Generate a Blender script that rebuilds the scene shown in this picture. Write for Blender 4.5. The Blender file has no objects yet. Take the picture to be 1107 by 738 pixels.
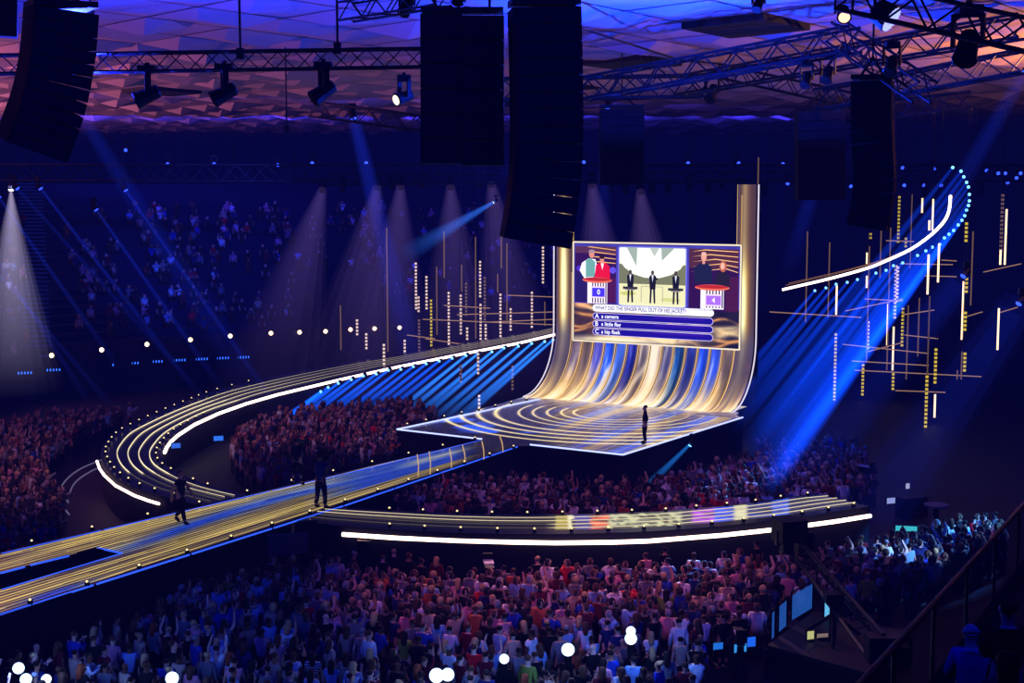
import bpy, math, random
import numpy as np
from mathutils import Vector, Matrix
R = random.Random(11)
NR = np.random.RandomState(5)
sc = bpy.context.scene
COL = sc.collection
F = 1537.0; CZ = 14.3; PIT = math.atan(164 / F)
CA, SA = math.cos(PIT), math.sin(PIT)

# ---------------------------------------------------------------- camera
cam = bpy.data.cameras.new('camera'); cam.lens = F / 1107 * 36; cam.sensor_width = 36
cam.clip_end = 600
co = bpy.data.objects.new('camera', cam); COL.objects.link(co)
co.location = (0, 0, CZ); co.rotation_euler = (math.pi / 2 - PIT, 0, 0)
sc.camera = co
sc.view_settings.view_transform = 'Standard'
sc.view_settings.gamma = .86
sc.view_settings.exposure = .22
sc.cycles.transparent_max_bounces = 96
sc.cycles.max_bounces = 4
sc.cycles.diffuse_bounces = 0
sc.cycles.glossy_bounces = 2
sc.cycles.sample_clamp_indirect = 3

def ray(px, py):
    u = (px - 553.5) / F; v = (369 - py) / F
    return Vector((u, CA + SA * v, -SA + CA * v))
def G(px, py, z=1.8):            # the point of the level plane z seen there
    d = ray(px, py); t = (z - CZ) / d.z
    return Vector((d.x * t, d.y * t, z))
def D(px, py, Y):                # the point at a distance Y down the hall
    d = ray(px, py); t = Y / d.y
    return Vector((d.x * t, Y, CZ + d.z * t))

def lin(c):
    return [((x / 255) / 12.92 if x / 255 <= .04045 else ((x / 255 + .055) / 1.055) ** 2.4) for x in c]
def linn(a):
    a = np.clip(np.asarray(a, float) / 255, 0, 1)
    return np.where(a <= .04045, a / 12.92, ((a + .055) / 1.055) ** 2.4)

# ---------------------------------------------------------------- materials
def nt(name):
    m = bpy.data.materials.new(name); m.use_nodes = True
    n = m.node_tree; n.nodes.clear()
    return m, n, n.nodes.new('ShaderNodeOutputMaterial')
MATS = {}
def matte(name, c, rough=.6, metal=0, noise=0, spec=.3):
    if name in MATS: return MATS[name]
    m, n, o = nt(name)
    b = n.nodes.new('ShaderNodeBsdfPrincipled')
    b.inputs['Base Color'].default_value = (*lin(c), 1); b.inputs['Roughness'].default_value = rough
    b.inputs['Metallic'].default_value = metal; b.inputs['Specular IOR Level'].default_value = spec
    if noise:
        t = n.nodes.new('ShaderNodeTexNoise'); t.inputs['Scale'].default_value = noise
        tc = n.nodes.new('ShaderNodeTexCoord'); n.links.new(tc.outputs['Object'], t.inputs['Vector'])
        mx = n.nodes.new('ShaderNodeMix'); mx.data_type = 'RGBA'
        mx.inputs['A'].default_value = (*[x * .6 for x in lin(c)], 1); mx.inputs['B'].default_value = (*[min(1, x * 1.4) for x in lin(c)], 1)
        n.links.new(t.outputs['Fac'], mx.inputs['Factor']); n.links.new(mx.outputs['Result'], b.inputs['Base Color'])
    n.links.new(b.outputs[0], o.inputs[0])
    MATS[name] = m
    return m
def glow(name, c, s, sample=False):
    if name in MATS: return MATS[name]
    m, n, o = nt(name)
    e = n.nodes.new('ShaderNodeEmission'); e.inputs[0].default_value = (*lin(c), 1); e.inputs[1].default_value = s
    n.links.new(e.outputs[0], o.inputs[0])
    m.cycles.emission_sampling = 'FRONT_BACK' if sample else 'NONE'
    MATS[name] = m
    return m
def led(name, s=1.0, gloss=0.0, sample=False):
    if name in MATS: return MATS[name]
    m, n, o = nt(name)
    a = n.nodes.new('ShaderNodeVertexColor'); a.layer_name = 'Col'
    b = n.nodes.new('ShaderNodeBsdfPrincipled'); b.inputs['Base Color'].default_value = (.004, .004, .006, 1)
    b.inputs['Roughness'].default_value = .22; b.inputs['Specular IOR Level'].default_value = gloss
    b.inputs['Emission Strength'].default_value = s
    n.links.new(a.outputs[0], b.inputs['Emission Color']); n.links.new(b.outputs[0], o.inputs[0])
    m.cycles.emission_sampling = 'FRONT_BACK' if sample else 'NONE'
    MATS[name] = m
    return m
def beam_mat(name, s):
    if name in MATS: return MATS[name]
    m, n, o = nt(name)
    a = n.nodes.new('ShaderNodeVertexColor'); a.layer_name = 'Col'
    lw = n.nodes.new('ShaderNodeLayerWeight'); lw.inputs[0].default_value = .5
    su = n.nodes.new('ShaderNodeMath'); su.operation = 'SUBTRACT'; su.inputs[0].default_value = 1
    pw = n.nodes.new('ShaderNodeMath'); pw.operation = 'POWER'; pw.inputs[1].default_value = 2.6 if name == 'beam_soft' else 1.8
    ml = n.nodes.new('ShaderNodeMath'); ml.operation = 'MULTIPLY'; ml.inputs[1].default_value = s
    e = n.nodes.new('ShaderNodeEmission'); t = n.nodes.new('ShaderNodeBsdfTransparent'); ad = n.nodes.new('ShaderNodeAddShader')
    n.links.new(lw.outputs['Facing'], su.inputs[1]); n.links.new(su.outputs[0], pw.inputs[0]); n.links.new(pw.outputs[0], ml.inputs[0])
    n.links.new(a.outputs[0], e.inputs[0]); n.links.new(ml.outputs[0], e.inputs[1])
    n.links.new(e.outputs[0], ad.inputs[0]); n.links.new(t.outputs[0], ad.inputs[1]); n.links.new(ad.outputs[0], o.inputs[0])
    m.cycles.emission_sampling = 'NONE'
    MATS[name] = m
    return m
def objcol(name, rough=.8, mul=1.0, stripes=False):
    if name in MATS: return MATS[name]
    m, n, o = nt(name)
    oi = n.nodes.new('ShaderNodeObjectInfo'); b = n.nodes.new('ShaderNodeBsdfPrincipled')
    b.inputs['Roughness'].default_value = rough; b.inputs['Specular IOR Level'].default_value = .2
    src = oi.outputs['Color']
    if stripes:
        tc = n.nodes.new('ShaderNodeTexCoord'); w = n.nodes.new('ShaderNodeTexWave'); w.bands_direction = 'Z'
        w.inputs['Scale'].default_value = 4.5
        n.links.new(tc.outputs['Object'], w.inputs['Vector'])
        g = n.nodes.new('ShaderNodeMath'); g.operation = 'GREATER_THAN'; g.inputs[1].default_value = .5
        n.links.new(w.outputs['Fac'], g.inputs[0])
        mx = n.nodes.new('ShaderNodeMix'); mx.data_type = 'RGBA'; mx.inputs['B'].default_value = (.01, .01, .015, 1)
        n.links.new(g.outputs[0], mx.inputs['Factor']); n.links.new(src, mx.inputs['A']); src = mx.outputs['Result']
    n.links.new(src, b.inputs['Base Color']); n.links.new(b.outputs[0], o.inputs[0])
    MATS[name] = m
    return m
def vcol(name):
    if name in MATS: return MATS[name]
    m, n, o = nt(name)
    a = n.nodes.new('ShaderNodeVertexColor'); a.layer_name = 'Col'
    b = n.nodes.new('ShaderNodeBsdfPrincipled'); b.inputs['Roughness'].default_value = .8
    n.links.new(a.outputs[0], b.inputs['Base Color']); n.links.new(b.outputs[0], o.inputs[0])
    MATS[name] = m
    return m
BLACK = matte('black_metal', (22, 22, 26), .5, .3)
SOFTBLACK = matte('black_paint', (16, 16, 20), .8)
TRUSS = matte('truss_metal', (34, 34, 42), .45, .6)
CASE = matte('flight_case', (30, 30, 36), .6)
WHITE = glow('white_light', (255, 244, 220), 1.6)
WARM = glow('warm_lens', (255, 214, 150), 4)
BLUE = glow('blue_line', (62, 108, 255), 1.15)

# ---------------------------------------------------------------- mesh building
class MB:
    def __init__(s): s.v = []; s.f = []; s.c = []
    def add(s, vs, fs, c=None):
        k = len(s.v); s.v += [tuple(x) for x in vs]; s.f += [tuple(i + k for i in q) for q in fs]
        if c is not None:
            s.c += (list(c) if hasattr(c[0], '__len__') else [tuple(c)] * len(vs))
        return s
    def box(s, c, d, rz=0, M=None, col=None):
        x, y, z = [q / 2 for q in d]
        P = [Vector(p) for p in ((-x, -y, -z), (x, -y, -z), (x, y, -z), (-x, y, -z), (-x, -y, z), (x, -y, z), (x, y, z), (-x, y, z))]
        m = M if M is not None else Matrix.Rotation(rz, 3, 'Z')
        c = Vector(c)
        return s.add([c + m @ p for p in P], [(0, 3, 2, 1), (4, 5, 6, 7), (0, 1, 5, 4), (1, 2, 6, 5), (2, 3, 7, 6), (3, 0, 4, 7)], col)
    def tube(s, p0, p1, r0, r1=None, n=8, col=None, caps=True):
        return s.poly([p0, p1], [r0, r0 if r1 is None else r1], n, col, caps)
    def poly(s, pts, rs, n=8, col=None, caps=True):
        pts = [Vector(p) for p in pts]
        if not hasattr(rs, '__len__'): rs = [rs] * len(pts)
        vs = []; up = None
        for i, p in enumerate(pts):
            t = (pts[min(i + 1, len(pts) - 1)] - pts[max(i - 1, 0)]).normalized()
            if up is None:
                up = Vector((0, 0, 1)) if abs(t.z) < .9 else Vector((1, 0, 0))
            a = t.cross(up).normalized(); b = a.cross(t).normalized(); up = b
            for k in range(n):
                q = 2 * math.pi * (k + .5) / n
                vs.append(p + a * (math.cos(q) * rs[i]) + b * (math.sin(q) * rs[i]))
        fs = [(i * n + k, i * n + (k + 1) % n, (i + 1) * n + (k + 1) % n, (i + 1) * n + k) for i in range(len(pts) - 1) for k in range(n)]
        if caps: fs += [tuple(range(n - 1, -1, -1)), tuple((len(pts) - 1) * n + k for k in range(n))]
        cc = None
        if col is not None:
            cc = [c for c in col for _ in range(n)] if hasattr(col[0], '__len__') else col
        return s.add(vs, fs, cc)
    def ball(s, c, r, n=8, m=6, sc3=(1, 1, 1), col=None):
        vs = []; c = Vector(c)
        for i in range(1, m):
            a = math.pi * i / m
            for k in range(n):
                b = 2 * math.pi * k / n
                vs.append(c + Vector((math.sin(a) * math.cos(b) * r * sc3[0], math.sin(a) * math.sin(b) * r * sc3[1], math.cos(a) * r * sc3[2])))
        t = len(vs); vs += [c + Vector((0, 0, r * sc3[2])), c - Vector((0, 0, r * sc3[2]))]
        fs = [(i * n + k, (i + 1) * n + k, (i + 1) * n + (k + 1) % n, i * n + (k + 1) % n) for i in range(m - 2) for k in range(n)]
        fs += [(t, k, (k + 1) % n) for k in range(n)] + [(t + 1, (m - 2) * n + (k + 1) % n, (m - 2) * n + k) for k in range(n)]
        return s.add(vs, fs, col)
    def build(s, name, mat, parent=None, base=None, smooth=False):
        me = bpy.data.meshes.new(name)
        b = Vector(base) if base is not None else Vector((0, 0, 0))
        if parent is not None and base is None: b = Vector(parent.get('_b', (0, 0, 0)))
        me.from_pydata([(v[0] - b.x, v[1] - b.y, v[2] - b.z) for v in s.v], [], s.f)
        if s.c:
            ca = me.color_attributes.new('Col', 'FLOAT_COLOR', 'POINT')
            ca.data.foreach_set('color', np.array([(c[0], c[1], c[2], 1.0) for c in s.c], dtype=np.float32).ravel())
        me.materials.append(mat)
        if smooth: me.polygons.foreach_set('use_smooth', [True] * len(me.polygons))
        o = bpy.data.objects.new(name, me); COL.objects.link(o)
        if parent is not None: o.parent = parent
        else: o.location = b; o['_b'] = tuple(b)
        return o
ALL_B = []
def tag(o, label, cat, group=None, kind=None):
    if label: o['label'] = label
    if cat: o['category'] = cat
    if group: o['group'] = group
    if kind: o['kind'] = kind
    return o
def thing(name, base, label, cat, group=None):
    o = bpy.data.objects.new(name, None); COL.objects.link(o); o.empty_display_size = .2
    o.location = base; o['_b'] = tuple(base)
    return tag(o, label, cat, group)
def struct(name, mb, mat, **k):
    o = mb.build(name, mat, **k); o['kind'] = 'structure'; return o
def dup(o, parent=None):
    c = o.copy(); COL.objects.link(c)
    if parent is not None: c.parent = parent
    for ch in list(o.children): dup(ch, c)
    return c
def crom(pts, n):
    """n points spread along a Catmull-Rom curve through pts"""
    P = [Vector(p) for p in pts]; P = [P[0] * 2 - P[1]] + P + [P[-1] * 2 - P[-2]]
    out = []
    for i in range(1, len(P) - 2):
        for k in range(24):
            t = k / 24; a, b, c, d = P[i - 1:i + 3]
            out.append(.5 * ((2 * b) + (c - a) * t + (2 * a - 5 * b + 4 * c - d) * t * t + (3 * b - a - 3 * c + d) * t ** 3))
    out.append(P[-2])
    L = [0]
    for a, b in zip(out, out[1:]): L.append(L[-1] + (b - a).length)
    res = []; j = 0
    for k in range(n):
        s = L[-1] * k / (n - 1)
        while j < len(L) - 2 and L[j + 1] < s: j += 1
        f = (s - L[j]) / max(1e-9, L[j + 1] - L[j])
        res.append(out[j].lerp(out[j + 1], min(1, max(0, f))))
    return res
def grid(name, fn, nu, nv, mat, parent=None, base=None, keep=None):
    """fn(u,v arrays) -> (pos n,3), (colour sRGB n,3)"""
    U, V = np.meshgrid(np.linspace(0, 1, nu + 1), np.linspace(0, 1, nv + 1), indexing='ij')
    P, C = fn(U.ravel(), V.ravel())
    I = (np.arange(nu)[:, None] * (nv + 1) + np.arange(nv)[None, :]).ravel()
    Q = np.stack([I, I + nv + 1, I + nv + 2, I + 1], 1)
    if keep is not None:
        cen = P[Q].mean(1); Q = Q[keep(cen)]
    b = np.array(base if base is not None else (parent.get('_b') if parent is not None else (0, 0, 0)))
    me = bpy.data.meshes.new(name)
    used = np.unique(Q); mp = -np.ones(len(P), int); mp[used] = np.arange(len(used))
    P = P[used]; C = C[used]; Q = mp[Q]
    me.vertices.add(len(P)); me.vertices.foreach_set('co', (P - b).astype(np.float32).ravel())
    me.loops.add(len(Q) * 4); me.loops.foreach_set('vertex_index', Q.ravel().astype(np.int32))
    me.polygons.add(len(Q)); me.polygons.foreach_set('loop_start', np.arange(0, len(Q) * 4, 4, dtype=np.int32))
    me.update(calc_edges=True)
    ca = me.color_attributes.new('Col', 'FLOAT_COLOR', 'POINT')
    ca.data.foreach_set('color', np.concatenate([linn(C), np.ones((len(C), 1))], 1).astype(np.float32).ravel())
    me.materials.append(mat)
    o = bpy.data.objects.new(name, me); COL.objects.link(o)
    if parent is not None: o.parent = parent
    else: o.location = b; o['_b'] = tuple(float(x) for x in b)
    return o
def fnoise(x, y, seed=0, oct=4):
    """smooth value noise"""
    out = np.zeros_like(x, dtype=float); amp = 1; tot = 0
    for k in range(oct):
        xi = np.floor(x).astype(int); yi = np.floor(y).astype(int); fx = x - xi; fy = y - yi
        fx = fx * fx * (3 - 2 * fx); fy = fy * fy * (3 - 2 * fy)
        h = lambda a, b: (np.sin(a * 127.1 + b * 311.7 + seed * 74.7 + k * 19.3) * 43758.5453) % 1
        out += amp * ((h(xi, yi) * (1 - fx) + h(xi + 1, yi) * fx) * (1 - fy) + (h(xi, yi + 1) * (1 - fx) + h(xi + 1, yi + 1) * fx) * fy)
        tot += amp; amp *= .5; x = x * 2; y = y * 2
    return out / tot
def mixc(a, b, t):
    t = np.clip(t, 0, 1)[:, None]
    return np.asarray(a, float) * (1 - t) + np.asarray(b, float) * t
def inpoly(poly):
    px = [p[0] for p in poly]; py = [p[1] for p in poly]
    def f(c):
        x, y = c[:, 0], c[:, 1]; ins = np.zeros(len(x), bool); j = len(px) - 1
        for i in range(len(px)):
            cond = ((py[i] > y) != (py[j] > y)) & (x < (px[j] - px[i]) * (y - py[i]) / (py[j] - py[i] + 1e-12) + px[i])
            ins ^= cond; j = i
        return ins
    return f

# ================================================================ SETTING
world = bpy.data.worlds.new('world'); sc.world = world; world.use_nodes = True
bgn = world.node_tree.nodes['Background']; bgn.inputs[0].default_value = (.03, .06, 1, 1); bgn.inputs[1].default_value = .035
wn = world.node_tree; wo = [n for n in wn.nodes if n.type == 'OUTPUT_WORLD'][0]
ve = wn.nodes.new('ShaderNodeEmission'); ve.inputs[0].default_value = (.045, .05, 1, 1); ve.inputs[1].default_value = 3.8e-4  # blue glow put into the air itself to stand for lit haze
va = wn.nodes.new('ShaderNodeVolumeAbsorption'); va.inputs[0].default_value = (.5, .5, .6, 1); va.inputs[1].default_value = .005
vs_ = wn.nodes.new('ShaderNodeAddShader'); wn.links.new(ve.outputs[0], vs_.inputs[0]); wn.links.new(va.outputs[0], vs_.inputs[1]); wn.links.new(vs_.outputs[0], wo.inputs['Volume'])

floor_m = matte('arena_floor', (14, 12, 30), .6, noise=.6)
struct('floor', MB().box((0, 80, -.1), (150, 200, .2)), floor_m)

# ceiling: lattice of folded rhombic panels
def ceiling():
    mb = MB(); ax = Vector((2.3, 3.3)); bx = Vector((-2.5, 2.9)); nsub = 2
    Z = 20.4
    dark = MB(); seam = MB()
    for i in range(-42, 62):
        for j in range(-46, 46):
            o = ax * i + bx * j + Vector((0, 96))
            if not (-66 < o.x < 62 and 38 < o.y < 158): continue
            if o.y > 149: continue
            darkp = (i * 7 + j * 13) % 53 == 0 or (i, j) in ((-6, 3), (-9, 5))
            c4 = [o, o + ax, o + ax + bx, o + bx]
            if darkp:
                dark.add([(p.x, p.y, Z - .25) for p in c4] + [(p.x, p.y, Z) for p in c4], [(3, 2, 1, 0), (0, 1, 5, 4), (1, 2, 6, 5), (2, 3, 7, 6), (3, 0, 4, 7)])
                continue
            rr = random.Random(i * 7919 + j * 104729)
            cn = [Vector((p.x, p.y, Z)) for p in c4]
            k_ = rr.uniform(.25, .75); k2 = rr.uniform(.3, .7)
            m0 = cn[0].lerp(cn[1], k_); m2 = cn[3].lerp(cn[2], 1 - k_)
            q = cn[0].lerp(cn[2], .5) * (1 - .5) + (cn[0].lerp(cn[3], k2)) * .5; q.z = Z - rr.uniform(.10, .5)
            q2 = cn[1].lerp(cn[2], k2) * .6 + cn[0].lerp(cn[2], .5) * .4; q2.z = Z - rr.uniform(-.1, .42)
            mb.add([cn[0], m0, cn[1], cn[2], m2, cn[3], q, q2], [(0, 6, 1), (1, 6, 7), (1, 7, 2), (2, 7, 3), (3, 7, 4), (4, 7, 6), (4, 6, 5), (5, 6, 0)])
            for a, b in ((cn[0], cn[1]), (cn[0], cn[3])):
                w_ = (b - a).cross(Vector((0, 0, 1))).normalized() * .035; dz = Vector((0, 0, -.02))
                seam.add([a - w_ + dz, b - w_ + dz, b + w_ + dz, a + w_ + dz], [(0, 1, 2, 3)])
    struct('ceiling', mb, matte('ceiling_fabric', (190, 165, 175), .85))
    o = struct('trim_1', dark, SOFTBLACK)
    struct('trim_2', seam, SOFTBLACK)
ceiling()
struct('ceiling_upper', MB().box((0, 80, 21.6), (150, 200, .4)), SOFTBLACK)
drape = matte('drape', (38, 36, 74), .95, noise=.15)
wb = MB()
N = 260
vs = []; fs = []
for i in range(N + 1):
    x = -75 + 150 * i / N; y = 150 + .35 * math.sin(i * 1.7) - .0035 * x * x * .0
    vs += [(x, y, 0), (x, y, 23.5)]
fs = [(2 * i, 2 * i + 1, 2 * i + 3, 2 * i + 2) for i in range(N)]
struct('wall_back', wb.add(vs, fs), drape)
struct('wall_right', MB().box((56, 80, 11.7), (.6, 200, 23.6)), matte('side_wall', (14, 14, 26), .95))
struct('wall_left', MB().box((-68, 80, 11.7), (.6, 200, 23.6)), MATS['side_wall'])
struct('wall_front', MB().box((0, -12, 11.7), (150, .6, 23.6)), MATS['side_wall'])

# ---- raked seating at the far side
FAS = [D(-30, 395, 90), D(0, 391, 94), D(110, 379, 99), D(206, 368, 103), D(293, 361, 107), D(379, 357, 111), D(440, 354, 115), D(560, 350, 121), D(760, 345, 124), D(1000, 345, 122), D(1200, 345, 116)]
FAS = [Vector((p.x, p.y, 0)) for p in FAS]
FAS = crom([Vector((-64, 76, 0))] + FAS, 80)
mb = MB(); vs = []; 
for p in FAS: vs += [(p.x, p.y, 0), (p.x, p.y, 3.6), (p.x, p.y + .25, 3.6), (p.x, p.y + .25, 0)]
fs = []
for i in range(len(FAS) - 1):
    a = i * 4
    for k in range(3): fs.append((a + k, a + 4 + k, a + 5 + k, a + 1 + k))
struct('wall_seating_front', mb.add(vs, fs), matte('fascia', (44, 34, 62), .9))
steps = MB(); NS = 22
def step_pt(p, k):  # k-th tread
    return Vector((p.x * (1 + .012 * k), p.y + .3 + 1.15 * k, 3.0 + .56 * k))
for k in range(NS):
    vs = []
    for p in FAS[:56]:
        a = step_pt(p, k); b = step_pt(p, k + 1)
        vs += [(a.x, a.y, a.z - .56), (a.x, a.y, a.z), (b.x, b.y, a.z)]
    fs = []
    for i in range(55):
        fs += [(i * 3, i * 3 + 3, i * 3 + 4, i * 3 + 1), (i * 3 + 1, i * 3 + 4, i * 3 + 5, i * 3 + 2)]
    steps.add(vs, fs)
struct('trim_seating_steps', steps, matte('steps', (26, 28, 66), .9))
aisle = MB()
for ax_ in (11.3, 24.5):
    for k in range(NS * 2):
        kk = k / 2
        i0 = int(ax_); f = ax_ - i0
        p = FAS[i0].lerp(FAS[i0 + 1], f); a = step_pt(p, kk)
        aisle.box((a.x, a.y, 3.0 + .56 * kk + .05), (2.0, .12, .08))
struct('trim_aisle_edges', aisle, glow('aisle', (26, 36, 120), .5))

# ================================================================ PEOPLE
def skin_mesh(name, nodes, edges, sub=1, root=0, flat=None):
    me = bpy.data.meshes.new(name + '_src')
    me.from_pydata([n[0] for n in nodes], edges, [])
    o = bpy.data.objects.new(name + '_src', me); COL.objects.link(o)
    md = o.modifiers.new('s', 'SKIN')
    sv = me.skin_vertices[0].data
    for i, n in enumerate(nodes):
        sv[i].radius = (n[1], n[1]); sv[i].use_root = (i == root)
    if sub:
        ms = o.modifiers.new('u', 'SUBSURF'); ms.levels = sub; ms.render_levels = sub
    dg = bpy.context.evaluated_depsgraph_get(); ev = o.evaluated_get(dg)
    m2 = bpy.data.meshes.new_from_object(ev); m2.name = name
    bpy.data.objects.remove(o); bpy.data.meshes.remove(me)
    for v in m2.vertices:
        x, y, z = v.co
        if flat and abs(x) < .25 and .8 < z < 1.47 and abs(y) < .2: v.co.y = y * flat
    m2.polygons.foreach_set('use_smooth', [True] * len(m2.polygons))
    return m2
POSES = {   # right elbow, right wrist, left elbow, left wrist
    'down': ((.25, -.03, 1.14), (.26, .07, .90), (-.25, -.03, 1.14), (-.25, .08, .90)),
    'crossed': ((.25, .02, 1.16), (.05, .24, 1.2), (-.25, .02, 1.16), (-.04, .26, 1.14)),
    'clapping': ((.27, .12, 1.22), (.06, .34, 1.40), (-.27, .12, 1.22), (-.05, .34, 1.40)),
    'raised': ((.30, .05, 1.62), (.24, .12, 1.88), (-.30, .05, 1.62), (-.24, .12, 1.88)),
    'onearm': ((.29, .08, 1.60), (.20, .18, 1.84), (-.25, -.03, 1.14), (-.24, .10, .90)),
    'hips': ((.36, -.08, 1.16), (.2, .02, 1.0), (-.36, -.08, 1.16), (-.2, .02, 1.0)),
    'walk': ((.25, -.14, 1.16), (.26, -.16, .92), (-.25, .10, 1.16), (-.25, .28, .98)),
    'camera': ((.26, .10, 1.25), (.14, .32, 1.50), (-.27, .10, 1.16), (-.2, .22, .95)),
}
LEGS = {'stand': ((.10, .02, .50), (.11, -.02, .09), (-.10, .02, .50), (-.11, -.02, .09)),
        'walk': ((.10, .16, .52), (.11, .26, .10), (-.10, -.04, .48), (-.11, -.34, .16)),
        'wide': ((.14, .03, .50), (.18, -.02, .09), (-.14, .03, .50), (-.18, -.02, .09))}
def skeleton(pose, legs='stand', fingers=True, face=False):
    re, rw, le, lw = POSES[pose]; rk, ra, lk, la = LEGS[legs]
    N = [((0, 0, .95), .165), ((0, 0, 1.12), .145), ((0, 0, 1.31), .17), ((0, -.01, 1.45), .09), ((0, .0, 1.52), .058), ((0, .02, 1.60), .098), ((0, .02, 1.69), .095), ((0, .01, 1.76), .05)]
    E = [(i, i + 1) for i in range(7)]
    def chain(start, pts):
        i = start
        for p in pts: N.append(p); E.append((i, len(N) - 1)); i = len(N) - 1
        return i
    for sgn, e, w, k, a in ((1, re, rw, rk, ra), (-1, le, lw, lk, la)):
        e = Vector(e); w = Vector(w); d = (w - e).normalized()
        palm = w + d * .08
        wi = chain(2, [((sgn * .17, 0, 1.42), .075), ((Vector((sgn * .18, 0, 1.40)) * .5 + e * .5), .056), (e, .046), (e * .4 + w * .6, .040), (w, .030)])
        pi_ = chain(wi, [(palm, .036)])
        if fingers:
            side = d.cross(Vector((sgn, .3, .2))).normalized()
            for q in range(4):
                off = side * ((q - 1.5) * .021); ln = (.066, .078, .072, .056)[q]
                b = palm + off + d * .03
                chain(pi_, [(b, .011), (b + d * ln * .55, .0095), (b + d * ln + Vector((-sgn * .014, .012, 0)), .008)])
            b = w + d * .035 - side * .036
            chain(pi_, [(b, .012), (b + d * .035 - side * .02, .010), (b + d * .065 - side * .022, .0085)])
        a = Vector(a); k = Vector(k)
        fd = Vector((sgn * .02, 1, -.2)).normalized() if a.z < .12 else Vector((0, .8, -.6))
        chain(0, [((sgn * .095, 0, .86), .115), ((Vector((sgn * .095, 0, .86)) + k) / 2, .092), (k, .064), (k * .5 + a * .5 + Vector((0, -.02, .02)), .062), (a, .045), (a + fd * .10 + Vector((0, 0, -.035)), .045), (a + fd * .18 + Vector((0, 0, -.045)), .035)])
    if face:
        chain(5, [((0, .125, 1.625), .018)])
        chain(6, [((.10, .01, 1.64), .02)]); chain(6, [((-.10, .01, 1.64), .02)])
    return N, E
def top_skeleton(pose, sleeve):
    re, rw, le, lw = POSES[pose]
    N = [((0, 0, .90), .185), ((0, 0, 1.12), .168), ((0, 0, 1.32), .192), ((0, -.01, 1.455), .10)]
    E = [(0, 1), (1, 2), (2, 3)]
    for sgn, e, w in ((1, re, rw), (-1, le, lw)):
        e = Vector(e); w = Vector(w); s0 = Vector((sgn * .175, 0, 1.42)); i = 2
        pts = [(s0, .092), (s0 * .5 + e * .5, .075)]
        if sleeve: pts += [(e, .064), (e * .15 + w * .85, .046)]
        else: pts = [(s0, .095), (s0 * .45 + e * .55, .078)]
        for p in pts: N.append(p); E.append((i, len(N) - 1)); i = len(N) - 1
    return N, E
def trouser_skeleton(legs):
    rk, ra, lk, la = LEGS[legs]
    N = [((0, 0, 1.0), .165), ((0, 0, .92), .178)]; E = [(0, 1)]
    for sgn, k, a in ((1, rk, ra), (-1, lk, la)):
        k = Vector(k); a = Vector(a); i = 1
        for p in [((sgn * .10, 0, .84), .13), ((Vector((sgn * .1, 0, .84)) + k) / 2, .108), (k, .082), ((k + a) / 2, .076), (a + Vector((0, 0, .03)), .068)]:
            N.append(p); E.append((i, len(N) - 1)); i = len(N) - 1
    return N, E
SKIN = objcol('skin', .6); CLOTH = objcol('cloth', .85); STRIPE = objcol('striped_cloth', .85, stripes=True); HAIRM = objcol('hair', .7)
BODY = {}; TOP = {}; TRO = {}; HAIR = {}
for p in POSES:
    lg = 'walk' if p == 'walk' else ('wide' if p in ('hips', 'camera') else 'stand')
    face = p in ('hips', 'walk', 'camera')
    n, e = skeleton(p, lg, True, True); BODY[p] = skin_mesh('person_body', n, e, 1, 0, .74)
    BODY[p].materials.append(SKIN)
    for sl in (0, 1):
        n, e = top_skeleton(p, sl); TOP[p, sl] = skin_mesh('top', n, e, 1, 1, .76); TOP[p, sl].materials.append(CLOTH)
for lg in LEGS:
    n, e = trouser_skeleton(lg); TRO[lg] = skin_mesh('trousers', n, e, 1, 1, .8); TRO[lg].materials.append(CLOTH)
HAIR['short'] = skin_mesh('hair', [((0, -.035, 1.62), .09), ((0, -.02, 1.70), .108), ((0, -.01, 1.775), .07)], [(0, 1), (1, 2)], 2)
HAIR['long'] = skin_mesh('hair', [((0, -.01, 1.775), .07), ((0, -.025, 1.69), .115), ((0, -.06, 1.58), .11), ((0, -.09, 1.45), .10), ((0, -.11, 1.34), .06)], [(0, 1), (1, 2), (2, 3), (3, 4)], 2)
HAIR['bun'] = skin_mesh('hair', [((0, -.035, 1.62), .09), ((0, -.02, 1.70), .108), ((0, -.01, 1.775), .07), ((0, -.13, 1.75), .05), ((0, -.17, 1.76), .045)], [(0, 1), (1, 2), (1, 3), (3, 4)], 2)
for h in HAIR.values(): h.materials.append(HAIRM)
TOPC = {'white': (235, 230, 235), 'grey': (130, 125, 135), 'black': (26, 24, 30), 'maroon': (110, 28, 45), 'red': (215, 30, 45), 'navy': (35, 45, 105),
        'pink': (225, 150, 170), 'pale blue': (140, 175, 220), 'beige': (200, 170, 150), 'olive': (135, 150, 60), 'rust': (190, 95, 60), 'striped': (235, 230, 235), 'blue': (40, 70, 180)}
HC = {'dark': (34, 24, 22), 'brown': (88, 58, 42), 'blond': (205, 165, 115), 'grey': (150, 145, 150), 'red': (150, 70, 40)}
SKINC = [(225, 170, 150), (205, 150, 125), (170, 115, 90), (235, 185, 165), (110, 72, 55)]
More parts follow.
